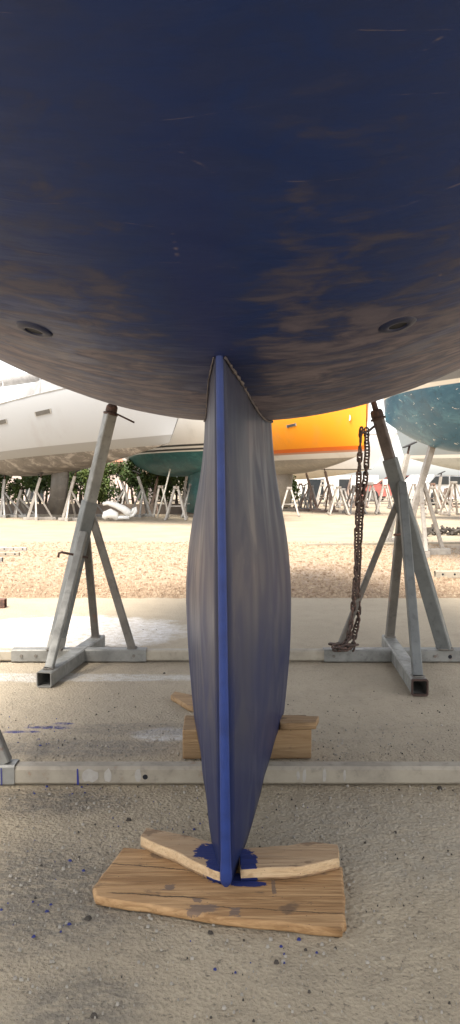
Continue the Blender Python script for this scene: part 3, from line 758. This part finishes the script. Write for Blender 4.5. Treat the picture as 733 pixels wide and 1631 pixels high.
# --- chain
chain = empty('chain', G(560, 1036))
tag(chain, 'rusty steel chain hanging doubled from the right stand', 'chain')
def link_mesh():
    mb = MB(); a, b, r = 0.0205, 0.0140, 0.0074        # half straight, bend radius, wire
    pts = []
    for t in np.linspace(-90, 90, 6): pts.append(Vector((b * math.sin(R(t)), 0, a + b * math.cos(R(t)))))
    for t in np.linspace(90, 270, 6): pts.append(Vector((b * math.sin(R(t)), 0, -a + b * math.cos(R(t)))))
    mb.tube(pts, r, 6, closed=True)
    o_ = mb.build('link', 'chain_rust', chain); return o_
proto = link_mesh(); first = [True]
def put_link(p, t, twist):
    o_ = proto if first[0] else proto.copy()
    if not first[0]: COL.objects.link(o_)
    first[0] = False; o_.parent = chain
    q = t.to_track_quat('Z', 'Y')
    M = Matrix.Translation(p - Vector(chain.location)) @ q.to_matrix().to_4x4() @ Matrix.Rotation(twist, 4, 'Z')
    o_.matrix_local = M
def run_chain(pxs, Y0, twist0):
    pts = [P(a, b, Y0 + c) for a, b, c in pxs]
    seg = []; pitch = 0.0435; dist = 0; i = 0; k = 0
    acc = [0]
    for a, b in zip(pts, pts[1:]): acc.append(acc[-1] + (b - a).length)
    s = 0
    while s < acc[-1]:
        j = max(0, min(len(pts) - 2, int(np.searchsorted(acc, s) - 1)))
        t = (s - acc[j]) / (acc[j + 1] - acc[j]); p = pts[j].lerp(pts[j + 1], t); tg = (pts[j + 1] - pts[j]).normalized()
        tg = (tg + Vector((random.uniform(-.1, .1), random.uniform(-.1, .1), 0))).normalized()
        put_link(p, tg, twist0 + (k % 2) * R(90) + random.uniform(-.28, .28)); s += pitch; k += 1
YC = YT - 0.05
run_chain([(575, 688, 0), (572.5, 740, 0), (570.5, 790, 0), (568.5, 850, 0), (568, 905, 0), (565, 945, 0), (562, 975, .04), (558, 1002, .06), (555, 1020, .07), (545, 1032, .07), (532, 1031, .05)], YC, 0.1)
run_chain([(584, 689, .01), (585, 720, .01), (582.5, 760, .02), (577, 795, .03), (573.5, 850, .03), (571, 905, .035), (569, 935, .06), (571, 960, .09), (571, 985, .10), (565, 1010, .10), (562, 1031, .08), (548, 1034, .04), (530, 1034, .03)], YC, 1.2)
run_chain([(556, 1005, .10), (549, 1024, .09), (540, 1027, .08), (530, 1026, .07)], YC, 0.6)
run_chain([(563, 1028, .03), (545, 1031.5, .02), (536, 1029, .05), (553, 1025, .07)], YC, 0.2)

# ------------------------------------------------------------------ other boats in the yard
def yacht(name, label, bow, heading, L, B, zwl, zbot, sheer, mat, rake=0.35, stern_w=0.7, full=0.5, keel=True, rudder=True,
          keel_mat=None, pitch=0.0, cat='sailboat', group='other boats laid up in the yard', vee=0.25, forefoot=0.5, keel_t=(0.38, 0.58)):
    """bow: world point of the stem at the waterline; sheer: [(t, z)...] from bow to stern. Local +y points to the bow."""
    h = Vector((heading[0], heading[1], 0)).normalized()
    root = empty(name, (bow[0], bow[1], 0), math.atan2(-h.x, h.y))
    tag(root, label, cat, group)
    ts = np.concatenate([np.linspace(0, 0.2, 16) ** 1.0, np.linspace(0.22, 1, 34)])
    def hbm(t):
        if t < full: return B / 2 * (1 - (1 - t / full) ** 2) ** 0.75
        return B / 2 * lerp(1, stern_w, sstep(0, 1, (t - full) / (1 - full)))
    def zk(t):
        fw = 1 - (1 - min(1, t / forefoot)) ** 2.0
        z = lerp(zwl, zbot, fw)
        if t > 0.55: z = lerp(z, zwl - 0.06, ((t - 0.55) / 0.45) ** 1.6)
        return z
    def zs(t): return interp(t, [a for a, b in sheer], [b for a, b in sheer])
    rows = []
    for t in ts:
        b = max(0.02, hbm(t)); k = zk(t); s_ = zs(t); half = []
        pw = lerp(1.35, 0.78, sstep(0, 0.5, t)); 
        for a in np.linspace(0, math.pi / 2, 22):
            xx = b * math.sin(a) ** (pw if vee else 0.8); zz = s_ - (s_ - k) * math.cos(a) ** lerp(1.1, 1.55, sstep(0, .5, t))
            yy = -L * t + rake * max(-0.4, (zz - zwl)) * (1 - min(1, t * 2.2)) ** 2
            half.append(Vector((xx, yy, zz)))
        rows.append([Vector((-p.x, p.y, p.z)) for p in reversed(half)] + half[1:])
    mb = MB(); v_, f_ = loft(rows); mb.add(v_, f_, True); n_ = len(rows[0])
    mb.f.append(tuple((len(rows) - 1) * n_ + k for k in range(n_))); mb.smooth.append(False)
    mb.build('hull', mat, root)
    mb = MB(); v_, f_ = loft([[r[0], (r[0] + r[-1]) / 2 + Vector((0, 0, 0.05)), r[-1]] for r in rows]); mb.add(v_, f_, True); mb.build('deck', 'white_gel', root)
    # toe rail and coachroof
    mb = MB(); mb.tube([r[0] for r in rows[::3]], 0.025, 5); mb.build('toe_rail', 'stainless', root)
    mb = MB(); mb.tube([r[-1] for r in rows[::3]], 0.025, 5); mb.build('toe_rail', 'stainless', root)
    secs = []
    for t, sc, hh in ((0.30, 0.25, 0.02), (0.34, 0.32, 0.28), (0.5, 0.38, 0.38), (0.66, 0.40, 0.42), (0.68, 0.40, 0.05)):
        z0 = zs(t) - 0.03; b = B * sc * 0.75
        secs.append([Vector((-b, -L*t, z0)), Vector((-b*0.9, -L*t, z0 + hh)), Vector((0, -L*t, z0 + hh + .06)), Vector((b*0.9, -L*t, z0 + hh)), Vector((b, -L*t, z0))])
    mb = MB(); v_, f_ = loft(secs); mb.add(v_, f_, False); mb.build('coachroof', 'white_gel', root)
    mb = MB(); mb.tube([(0, -L * .42, zs(.42)), (0, -L * .42, zs(.42) + L * 1.15)], 0.08, 8); mb.build('mast', 'stainless', root)
    mb = MB(); z0 = zs(.5) + 1.15
    mb.tube([(0, -L * .43, z0), (0, -L * .6, z0 + .02), (0, -L * .8, z0)], [0.16, 0.17, 0.1], 8); mb.build('boom_cover', 'grey_cover', root)
    # stanchions, guard wires and pulpit
    for sg in (0, -1):
        tops = []
        for t in (0.03, 0.1, 0.2, 0.3, 0.4, 0.5, 0.6, 0.7, 0.8, 0.9):
            i = int(np.argmin(abs(ts - t))); p = rows[i][sg]
            mb = MB(); mb.tube([p, p + Vector((0, 0, 0.62))], 0.014, 5); mb.build('stanchion', 'stainless', root); tops.append(p + Vector((0, 0, 0.62)))
        mb = MB(); mb.tube(tops, 0.008, 4); mb.tube([p - Vector((0, 0, .28)) for p in tops], 0.006, 4); mb.build('guard_wire', 'stainless', root)
    km = keel_mat or mat
    if keel:
        y0, y1 = -L * keel_t[0], -L * keel_t[1]
        rws = []
        for z, sh in ((zbot + 0.25, 0), (zbot - 0.2, -0.05), (0.16, -0.25)):
            ring = []
            for a in np.linspace(0, 2 * math.pi, 17)[:-1]: ring.append(Vector((0.13 * math.sin(a), lerp(y0, y1, 0.5 - 0.5 * math.cos(a)) + sh, z)))
            rws.append(ring)
        mb = MB(); v_, f_ = loft(rws, True); mb.add(v_, f_, True); mb.f.append(tuple(range(32, 48))); mb.smooth.append(False); mb.build('keel', km, root)
    if rudder:
        mb = MB(); mb.box((-0.05, -L * 0.95, zbot * 0.35), (0.05, -L * 0.95 + 0.5, zwl)); mb.build('rudder', km, root, 0.02)
    return root, rows, ts
def side_pt(rows, ts, t, zf, side):
    i = int(np.argmin(abs(ts - t))); r = rows[i]; n_ = len(r) // 2
    half = r[n_:] if side > 0 else r[n_::-1]
    z0 = half[0].z; z1 = half[-1].z; z = lerp(z0, z1, zf)
    for a, b in zip(half, half[1:]):
        if a.z <= z <= b.z: return a.lerp(b, (z - a.z) / max(1e-6, b.z - a.z))
    return half[-1]
def port_light(root, rows, ts, t0, t1, z0f, z1f, side):
    c = [side_pt(rows, ts, t0, z0f, side), side_pt(rows, ts, t1, z0f, side), side_pt(rows, ts, t1, z1f, side), side_pt(rows, ts, t0, z1f, side)]
    n_ = (c[1] - c[0]).cross(c[3] - c[0]).normalized()
    if n_.x * side < 0: n_ = -n_
    m_ = sum(c, Vector()) / 4
    mb = MB(); mb.add([p + n_ * 0.02 for p in c] + [p - n_ * .05 for p in c], [(0, 1, 2, 3), (0, 4, 5, 1), (1, 5, 6, 2), (2, 6, 7, 3), (3, 7, 4, 0)])
    fr = mb.build('port_light', 'window_frame', root)
    mb = MB(); mb.add([m_ + (p - m_) * 0.86 + n_ * 0.026 for p in c], [(0, 1, 2, 3)]); mb.build('pane', 'window_dark', fr)

# 1 grey and white yacht on the left
mat_banded('keel_grime', [(0, (0.06, 0.055, 0.05))], wear=(0.12, 0.11, 0.10))
mat_banded('hull_white_grey', [(0, (0.10, 0.088, 0.078)), (2.22, (0.20, 0.198, 0.192)), (2.46, (0.33, 0.34, 0.355))], wear=(0.33, 0.30, 0.27), slope=0.052, wear_amt=0.8, wear_scale=2.2)
b1, r1, t1 = yacht('sailboat', 'white sailboat on the left with grey waterline stripe and scuffed grey bottom', (-1.62, 20.3), (0.72, -0.69), 13.0, 3.9, 2.24, 1.36,
    [(0, 4.2), (.2, 3.85), (.4, 3.55), (.7, 3.2), (1, 3.15)], 'hull_white_grey', 0.55, full=0.55, forefoot=0.62, keel_t=(0.36, 0.43), keel_mat='keel_grime')
port_light(b1, r1, t1, 0.265, 0.305, 0.72, 0.78, 1); port_light(b1, r1, t1, 0.42, 0.455, 0.72, 0.78, 1)
hood = []
for t_, hh, ww in ((0.33, 0.05, 0.75), (0.345, 0.42, 0.85), (0.37, 0.72, 0.92), (0.41, 0.85, 0.95), (0.45, 0.82, 0.95)):
    z0 = interp(t_, [0, .2, .4, .7], [4.2, 3.85, 3.55, 3.2]) + 0.1
    hood.append([Vector((ww * math.cos(a), -13.0 * t_, z0 + hh * math.sin(a))) for a in np.linspace(0, math.pi, 15)])
mb = MB(); v_, f_ = loft(hood); mb.add(v_, f_, True); mb.build('spray_hood', 'grey_cover', b1)
# 2 teal bottomed boat behind it
mat_banded('hull_teal', [(0, (0.022, 0.105, 0.115)), (2.14, (0.70, 0.69, 0.66)), (2.18, (0.05, 0.05, 0.05)), (2.24, (0.7, 0.69, 0.66)), (2.30, (0.05, 0.05, 0.05)), (2.36, (0.72, 0.71, 0.69))], wear=(0.06, 0.20, 0.20), wear_amt=0.6)
yacht('sailboat', 'white sailboat with twin black stripes and teal bottom left of the keel', (0.34, 22.0), (0.42, -0.9), 10.2, 3.3, 2.15, 1.36,
    [(0, 3.8), (.5, 3.4), (1, 3.4)], 'hull_teal', 0.5, forefoot=0.5, keel_t=(0.22, 0.40))
# 3 orange yacht
mat_banded('hull_orange', [(0, (0.24, 0.225, 0.20)), (2.02, (0.62, 0.60, 0.56)), (2.20, (0.42, 0.21, 0.13)), (2.27, (0.62, 0.13, 0.015)), (2.40, (0.80, 0.285, 0.018))], wear=(0.36, 0.33, 0.29), slope=0.01, wear_amt=0.5)
b3, r3, t3 = yacht('sailboat', 'orange hulled sailboat with a red stripe right of the keel', (4.50, 25.2), (0.42, -0.9), 10.5, 3.2, 2.16, 1.45,
    [(0, 4.0), (.5, 3.5), (1, 3.4)], 'hull_orange', 0.03, full=0.5, forefoot=0.55, keel_t=(0.46, 0.62))
port_light(b3, r3, t3, 0.24, 0.30, 0.72, 0.765, 1)
p_ = side_pt(r3, t3, 0.045, 0.66, 1)
mb = MB(); mb.add([p_ + Vector((0.03, 0, 0)) + Vector((0.02 * math.cos(a), 0.10 * math.cos(a), 0.10 * math.sin(a))) for a in np.linspace(0, 2 * math.pi, 21)[:-1]], [tuple(range(20))]); mb.build('emblem', 'white_gel', b3)
# 4 white boat behind it
mat_banded('hull_white', [(0, (0.50, 0.46, 0.38)), (1.72, (0.12, 0.12, 0.12)), (1.77, (0.76, 0.75, 0.73))], wear=(0.6, 0.55, 0.48), slope=0.0, wear_amt=0.4)
yacht('sailboat', 'low white boat with cream bottom behind the orange sailboat', (7.0, 37.5), (0.95, -0.3), 13.0, 3.8, 1.75, 1.22,
    [(0, 3.5), (.5, 3.1), (1, 3.0)], 'hull_white', 0.75, forefoot=0.35, rudder=False)
# 5 blue boat, near right
mat_banded('hull_blue', [(0, (0.024, 0.115, 0.19)), (2.66, (0.74, 0.70, 0.60)), (2.72, (0.17, 0.175, 0.17)), (2.88, (0.80, 0.76, 0.66))], wear=(0.085, 0.24, 0.31), slope=0.0, wear_amt=0.6, wear_scale=2.6, spots=(0.62, 0.64, 0.62))
b5, r5, t5 = yacht('sailboat', 'blue bottomed boat with cream topsides and grey stripe at the right edge', (2.76, 13.5), (-0.70, 0.71), 10.0, 3.8, 2.30, 1.72,
    [(0, 3.5), (.5, 3.3), (1, 3.2)], 'hull_blue', 0.10, full=0.30, forefoot=0.16)
# 6 pale grey boat under it
mat_banded('hull_pale', [(0, (0.40, 0.41, 0.39)), (1.92, (0.78, 0.77, 0.75)), (2.02, (0.30, 0.34, 0.36))], wear=(0.5, 0.5, 0.48), slope=0.0, wear_amt=0.5)
mat_banded('keel_teal', [(0, (0.12, 0.24, 0.27))], wear=(0.2, 0.32, 0.34))
yacht('sailboat', 'pale grey hulled boat with teal keel behind the blue boat', (5.5, 24.0), (-0.95, 0.30), 11.0, 3.6, 1.98, 1.4,
    [(0, 3.2), (.5, 2.9), (1, 2.9)], 'hull_pale', 0.3, full=0.45, forefoot=0.3, keel_mat='keel_teal', keel_t=(0.16, 0.34))
# mooring line hanging from the striped boat
mb = MB(); mb.tube([P(279, 712, 25.5), P(272, 745, 25.4), P(262, 785, 25.3), P(250, 826, 25.2)], 0.028, 6)
tag(mb.build('mooring_rope', 'rope_white'), 'pale rope hanging to the ground in front of the teal bottom', 'rope')

# ------------------------------------------------------------------ far boat stands
def yard_stand(label, foot, top, mat, w=0.085, legw=0.055, pad=True, group='boat stands across the yard', spread=0.5, screw_mat='rust'):
    """foot: (px, py) of the post on the ground, top: (px, py) of its head; every piece is a part"""
    g = G(*foot); t = P(top[0], top[1], g.y)
    H = t.z; sx = 1 if t.x >= g.x else -1; run = abs(t.x - g.x)
    root = empty('boat_stand', (g.x, g.y, 0)); tag(root, label, 'boat stand', group)
    root.rotation_euler.z = random.uniform(-0.25, 0.25)
    top_l = Vector((sx * run, 0, H)); b = w
    f_l = Vector((0, 0, b)); cross = 0.25 * sx
    def part(n_, p0, p1, ww, mt=mat, **k):
        mb = MB(); mb.sqtube(p0, p1, ww, hollow=False, ch=0.004, **k); mb.build(n_, mt, root)
    part('sleeve', (-0.15 * sx, 0, b/2), (0.85 * sx, 0, b/2), b)
    part('cross_tube', (cross, -spread, b/2 + .003), (cross, spread, b/2 + .003), b + .004)
    head = f_l.lerp(top_l, 0.9)
    part('post', f_l, head, w, up=(0, 1, 0))
    j = f_l.lerp(top_l, 0.55)
    part('leg', (cross, -spread * 0.92, b), j, legw, up=(1, 0, 0)); part('leg', (cross, spread * 0.92, b), j, legw, up=(1, 0, 0))
    part('brace', (0.72 * sx, 0, b), f_l.lerp(top_l, 0.6), legw, up=(0, 1, 0))
    mb = MB(); mb.tube([head - (top_l - f_l).normalized() * .05, top_l], 0.022, 6); mb.build('screw', screw_mat, root)
    if pad:
        M = Matrix.Translation(top_l) @ Matrix.Rotation(-sx * 0.4, 4, 'Y')
        mb = MB(); mb.box((-0.14, -0.06, -0.012), (0.14, 0.06, 0.012), M); mb.build('pad', 'dark_pad', root)
    return root
def trestle(label, apex, base_y, half_px, mat, group='trestles across the yard', box=False):
    """free standing A shaped trestle"""
    g = G(apex[0], base_y); t = P(apex[0], apex[1], g.y); hw = half_px / F_PX * g.y; H = t.z
    root = empty('trestle', (g.x, g.y, 0), random.uniform(-.15, .15)); tag(root, label, 'trestle', group)
    for sx in (-1, 1):
        for sy in (-1, 1):
            mb = MB(); mb.sqtube((sx * hw, sy * 0.42, 0.02), (sx * 0.05, sy * 0.06, H - 0.02), 0.058, up=(0, 1, 0), hollow=False, ch=.004); mb.build('leg', mat, root)
        mb = MB(); mb.sqtube((sx * hw, -0.5, 0.045), (sx * hw, 0.5, 0.045), 0.06, hollow=False, ch=.004); mb.build('base_tube', mat, root)
    mb = MB(); mb.box((-0.09, -0.12, H - 0.05), (0.09, 0.12, H + (0.16 if box else 0.03))); mb.build('head_block', 'white_gel' if box else mat, root, 0.01)
    mb = MB(); mb.sqtube((-hw * .55, 0.0, H * .42), (hw * .55, 0.0, H * .42), 0.045, hollow=False, ch=.003); mb.build('tie_bar', mat, root)
    return root
U1 = 'under the left white sailboat'
yard_stand('boat stand at the far left picture edge ' + U1, (2, 824), (8, 757), 'stand_grey')
yard_stand('short boat stand second from the left edge ' + U1, (24, 823), (36, 776), 'stand_pale', pad=False)
yard_stand('pale boat stand third from the left edge ' + U1, (45, 828), (66, 754), 'stand_pale')
yard_stand('pale boat stand just left of the near left stand ' + U1, (101, 829), (122, 751), 'stand_pale')
yard_stand('grey stand half hidden behind the near left stand post', (132, 823), (142, 757), 'stand_grey')
yard_stand('thin stand leaning left behind the white curved fitting', (208, 817), (191, 758), 'stand_grey')
yard_stand('long stand leaning left onto the teal bottomed boat', (240, 823), (217, 752), 'stand_grey')
yard_stand('stand leaning right below the teal bottomed boat', (240, 818), (252, 757), 'stand_rusty')
yard_stand('stand leaning right onto the teal hull beside the keel', (288, 818), (299, 751), 'stand_pale')
trestle('pale trestle below the teal boat, left of two', (256, 775), 823, 12, 'stand_pale')
trestle('pale trestle below the teal boat, right of two', (281, 776), 828, 16, 'stand_pale')
trestle('grey trestle half hidden by the left side of the keel', (306, 772), 824, 13, 'stand_grey')
trestle('pale trestle just right of the keel under the orange boat', (461, 777), 822, 15, 'stand_pale')
yard_stand('rusty stand leaning left onto the orange boat, nearer the keel', (505, 814), (486, 748), 'stand_rusty', pad=False)
yard_stand('rusty stand leaning left onto the orange boat, farther from the keel', (533, 816), (516, 744), 'stand_rusty', pad=False)
yard_stand('small stand right of the green bush, leaning right', (476, 813), (487, 772), 'stand_grey')
trestle('small pale trestle below the white boat, in front of dark doorway', (514, 766), 806, 12, 'stand_pale')
trestle('wide pale trestle left of the hanging chain', (539, 776), 820, 15, 'stand_pale')
yard_stand('thin stand leaning right towards the hanging chain', (548, 806), (560, 757), 'stand_rusty', pad=False)
trestle('trestle just behind the hanging chain', (565, 774), 818, 13, 'stand_grey')
trestle('trestle between the chain and the near right stand', (590, 771), 818, 13, 'stand_pale')
trestle('trestle with a white block on its head', (613, 770), 819, 14, 'stand_pale', box=True)
trestle('pale trestle behind the near right stand post', (640, 776), 822, 14, 'stand_pale')
trestle('trestle below the pale grey boat, left of its teal keel', (688, 776), 819, 13, 'stand_pale')
trestle('trestle at the right picture edge in front of the teal keel', (722, 768), 821, 15, 'stand_pale')
yard_stand('stand leaning right onto the pale grey boat', (694, 818), (704, 753), 'stand_pale')
yard_stand('tall pale stand nearest the right edge holding the blue boat', (640, 884), (697, 689), 'stand_pale', 0.10, 0.06, group='stands under the blue boat')
yard_stand('tall pale stand left of the other one under the blue boat', (619, 866), (656, 708), 'stand_pale', 0.09, 0.06, group='stands under the blue boat')

ORD = ['first', 'second', 'third', 'fourth', 'fifth', 'sixth', 'seventh', 'eighth', 'ninth', 'tenth', 'eleventh', 'twelfth', 'thirteenth', 'fourteenth', 'fifteenth', 'sixteenth', 'seventeenth', 'eighteenth']
for k in range(13):
    px = 12 + k * 24 + random.uniform(-8, 8)
    trestle('thin stand in the back row left of the keel, ' + ORD[k] + ' from the left edge', (px, 775 + random.uniform(-3, 4)), 813 + random.uniform(-3, 2), random.uniform(8, 13), random.choice(['stand_grey', 'stand_pale', 'stand_rusty']), group='thin stands in the back row left of the keel')
for k in range(18):
    px = 453 + k * 15.8 + random.uniform(-7, 7)
    trestle('thin stand in the back row right of the keel, ' + ORD[k] + ' from the keel', (px, 775 + random.uniform(-5, 4)), 809 + random.uniform(-4, 4), random.uniform(7, 12), random.choice(['stand_grey', 'stand_pale', 'stand_pale', 'stand_rusty']), group='thin stands in the back row right of the keel')

# ------------------------------------------------------------------ loose things on the yard
def ground_tube(name, label, p0, p1, w, mat, holes=0, cat='steel tube', group=None):
    a = G(*p0); b = G(*p1); c_ = (a + b) / 2
    root = empty(name, (c_.x, c_.y, 0)); tag(root, label, cat, group)
    mb = MB(); mb.sqtube(Vector((a.x - c_.x, a.y - c_.y + w/2, w/2)), Vector((b.x - c_.x, b.y - c_.y + w/2, w/2)), w, ch=.006); mb.build('tube', mat, root)
    for k in range(holes):
        t = (k + 0.6) / holes; q = Vector((lerp(a.x, b.x, t) - c_.x, lerp(a.y, b.y, t) - c_.y, w * .55)); disc_hole(root, q, 0.014)
    return root
ground_tube('steel_tube', 'pale drilled steel tube on the gravel at the left edge, farther one', (-60, 877.5), (42, 877.5), 0.062, 'stand_pale', 7, group='drilled tubes on the gravel')
ground_tube('steel_tube', 'tan drilled steel tube on the gravel at the left edge, nearer one', (-60, 886), (30, 886), 0.066, 'beam_weathered', 6, group='drilled tubes on the gravel')
ground_tube('steel_tube', 'stub of grey tube end on the gravel at the left edge', (-30, 897), (3, 897), 0.085, 'stand_grey')
ground_tube('steel_tube', 'rusty open tube end on the slab at the left edge', (-30, 969), (7, 969), 0.09, 'rust')
ground_tube('steel_tube', 'long thin tube lying on the gravel right of the keel', (488, 869), (760, 866), 0.045, 'beam_weathered')
ground_tube('steel_tube', 'drilled tan tube on the gravel at the right edge', (694, 921), (770, 921), 0.092, 'beam_weathered', 4)
# rubbish heap
mb = MB()
for k in range(60):
    px = rng.uniform(676, 745); q = G(px, 851 + rng.normal() * 1.5); s = rng.uniform(.03, .11)
    M = Matrix.Translation(q + Vector((0, 0, s * .5 + rng.random() * .08))) @ Matrix.Rotation(rng.random() * 6, 4, Vector(rng.normal(size=3)))
    mb.box((-s, -s * .5, -s * .3), (s, s * .5, s * .3), M)
tag(mb.build('rubble_heap', 'debris'), 'low dark heap of rubble on the gravel at the right edge', 'rubble', kind='stuff')
# white moulded fitting
g = G(190, 830); root = empty('moulded_fitting', (g.x, g.y, 0)); tag(root, 'white curved moulded fitting lying on the ground behind the left stand', 'boat fitting')
def lp(px, py, dy=0.0): p = P(px, py, g.y + dy); return p - Vector((g.x, g.y, 0))
mb = MB(); mb.tube([lp(164, 803), lp(172, 801), lp(184, 804.5), (lp(196, 810)), lp(204, 816), lp(207, 821)], [.05, .07, .09, .11, .12, .06], 10); mb.build('arm', 'white_gel', root)
mb = MB(); mb.tube([lp(203, 823), lp(212, 820.5), lp(216.5, 814), lp(216, 809), lp(213, 811), lp(210, 818)], .05, 8); mb.build('loop', 'white_gel', root)
mb = MB(); mb.tube([lp(166, 826), lp(169, 820), lp(176, 818), lp(184, 821), lp(187, 828)], [.08, .13, .16, .13, .06], 10); mb.tube([lp(184, 824.5), lp(206, 824)], .06, 8); mb.build('base', 'white_gel', root)

# ------------------------------------------------------------------ low wall, shrubs, shed, van at the back
mat_leaf('leaf_dark', (0.045, 0.080, 0.025), (0.075, 0.105, 0.03))
mat_leaf('leaf_light', (0.075, 0.115, 0.030), (0.11, 0.14, 0.035))
simple('bark', (0.10, 0.08, 0.06), 0.9)
simple('wall_brown', (0.16, 0.125, 0.10), 0.9, 0, 0.4, 1.5, 0.3)
simple('render_pink', (0.62, 0.50, 0.45), 0.9, 0, 0.15, 0.6)
simple('render_white', (0.72, 0.70, 0.67), 0.9, 0, 0.15, 0.6)
simple('roof_tile', (0.36, 0.16, 0.10), 0.9, 0, 0.3, 2)
simple('glass_dark', (0.03, 0.035, 0.04), 0.1)
simple('tyre', (0.025, 0.025, 0.025), 0.8)
y_w = G(100, 823).y + 2.0
mb = MB()
for k in range(12):
    x0 = -16 + k * 1.32; mb.box((x0, y_w, 0), (x0 + 1.31, y_w + 0.25, 0.36 + 0.02 * math.sin(k * 2.1)))
tag(mb.build('low_wall', 'wall_brown', None, 0.01), 'low dark brown wall along the back of the yard', 'wall')
def shrub(name, label, x, y, rx, ry, z0, z1, n_, mat, leaf=0.07, trunks=3, group='shrubs behind the low wall', cat='shrub'):
    root = empty(name, (x, y, 0)); tag(root, label, cat, group)
    for k in range(trunks):
        a = rng.uniform(-.6, .6) * rx; mb = MB()
        mb.tube([(a, rng.uniform(-.2, .2), 0), (a + rng.uniform(-.1, .1), 0, z0 + .2), (a + rng.uniform(-.3, .3), 0, (z0 + z1) / 2)], [.06, .045, .015], 6); mb.build('trunk', 'bark', root)
    cl = [(rng.uniform(-1, 1) * rx, rng.uniform(-1, 1) * ry, lerp(z0, z1, rng.random() ** .8), rng.uniform(.18, .42)) for _ in range(int(10 + rx * 9))]
    vs = []; fs = []
    for i in range(n_):
        cx_, cy_, cz_, cr = cl[int(rng.integers(len(cl)))]
        p = Vector(rng.normal(size=3)); p = p.normalized() * cr * rng.random() ** .4
        c_ = Vector((cx_, cy_, cz_)) + p
        a = Vector(rng.normal(size=3)).normalized(); b = a.cross(Vector(rng.normal(size=3))).normalized()
        s = leaf * rng.uniform(.6, 1.3); o_ = len(vs)
        vs += [c_ - a * s, c_ + b * s * .45, c_ + a * s, c_ - b * s * .45]; fs.append((o_, o_ + 1, o_ + 2, o_ + 3))
    mb = MB(); mb.add(vs, fs); mb.build('crown', mat, root)
names = ['at the left edge', 'second from the left edge', 'third from the left edge', 'left of the near left stand', 'behind the near left stand', 'just right of the near left stand', 'behind the white fitting', 'under the teal boat', 'left of the pale trestles', 'just left of the keel']
for k in range(10):
    shrub('shrub', ('dark green' if k % 3 != 2 else 'light green') + ' shrub ' + names[k] + ' behind the low wall', -10.2 + k * 0.98 + rng.uniform(-.2, .2), y_w + 1.3 + rng.uniform(-.3, .5),   .75, .6, .55, 1.7 + rng.uniform(-.15, .25), 2600, 'leaf_dark' if k % 3 != 2 else 'leaf_light')
sh = G(466, 818)
shrub('bush', 'small green bush right of the keel under the orange boat', sh.x, sh.y + 5, .42, .35, .25, 1.25, 1500, 'leaf_light', .09, 2, None, 'bush')
def building(name, label, x0, x1, y, h, mat, openings, roof=True, depth=6.0):
    root = empty(name, ((x0 + x1) / 2, y, 0)); tag(root, label, 'building', 'buildings behind the yard'); w_ = (x1 - x0) / 2
    mb = MB(); mb.box((-w_, 0, 0), (w_, depth, h)); mb.build('wall', mat, root)
    if roof:
        mb = MB(); mb.add([(-w_ - .3, -.4, h - .1), (w_ + .3, -.4, h - .1), (w_ + .3, depth / 2, h + 1.2), (-w_ - .3, depth / 2, h + 1.2), (w_ + .3, depth + .4, h - .1), (-w_ - .3, depth + .4, h - .1)], [(0, 1, 2, 3), (3, 2, 4, 5)]); mb.build('roof', 'roof_tile', root)
    for a, b, z0, z1, nm in openings:
        mb = MB(); mb.box((a, -.06, z0), (b, .05, z1)); mb.box((a + .08, -.075, z0 + .08), (b - .08, -.05, z1 - .08)); mb.build(nm, 'window_frame' if nm == 'window' else 'glass_dark', root)
        if nm == 'window':
            mb = MB(); mb.box((a + .14, -.09, z0 + .14), (b - .14, -.077, z1 - .14)); mb.build('pane', 'glass_dark', root)
building('shed', 'low pink rendered building seen between the shrubs on the left', -22, -4.5, y_w + 14, 2.3, 'render_pink', [(-6, -5, .9, 1.9, 'window'), (-2, -1, .9, 1.9, 'window'), (2, 3, 0, 2.0, 'door'), (5, 6, .9, 1.9, 'window')])
building('shed', 'white shed with dark doorways behind the trestles right of the keel', 3.6, 9.0, 46, 1.5, 'render_white', [(-1.6, -.6, .0, 1.25, 'door'), (.3, 1.0, .0, 1.25, 'door'), (1.9, 2.4, .5, 1.1, 'window')], roof=False)
# parked cars at the right
def car(label, x, y, rz, mat):
    root = empty('parked_car', (x, y, 0), rz); tag(root, label, 'car', 'cars parked at the back')
    prof = [(-2.1, .3), (2.1, .3), (2.15, .75), (1.9, .92), (1.1, 1.0), (.45, 1.45), (-1.3, 1.47), (-1.95, 1.0), (-2.15, .9)]
    rws = [[Vector((a * k, yy, z)) for a, z in prof] for yy, k in ((-.82, .97), (-.85, 1), (.85, 1), (.82, .97))]
    mb = MB(); v_, f_ = loft(rws, True); mb.add(v_, f_); mb.f.append(tuple(range(9))[::-1]); mb.smooth.append(False); mb.f.append(tuple(range(27, 36))); mb.smooth.append(False)
    mb.build('body', mat, root, .03)
    for sy in (-.875, .875):
        mb = MB(); mb.add([(.95, sy, 1.0), (.42, sy, 1.38), (-.3, sy, 1.4), (-.3, sy, 1.0)], [(0, 1, 2, 3)]); mb.build('side_window', 'glass_dark', root)
        mb = MB(); mb.add([(-.38, sy, 1.0), (-.38, sy, 1.4), (-1.25, sy, 1.4), (-1.7, sy, 1.02)], [(0, 1, 2, 3)]); mb.build('side_window', 'glass_dark', root)
        for xx in (-1.3, 1.3):
            mb = MB(); mb.tube([(xx, sy - .1, .32), (xx, sy + .1, .32)], .32, 16); wh = mb.build('wheel', 'tyre', root)
            mb = MB(); mb.tube([(xx, sy * 1.01 - .1, .32), (xx, sy * 1.01 + .1, .32)], .19, 12); mb.build('rim', 'stainless', wh)
simple('car_white', (0.7, 0.7, 0.7), 0.25); simple('car_red', (0.42, 0.14, 0.12), 0.3)
q = G(700, 805); car('white parked car behind the trestles near the right edge', 10.6, 38, 0.5, 'car_white')
car('faded red parked car partly behind the pale trestles', 9.6, 43, 2.7, 'car_red')
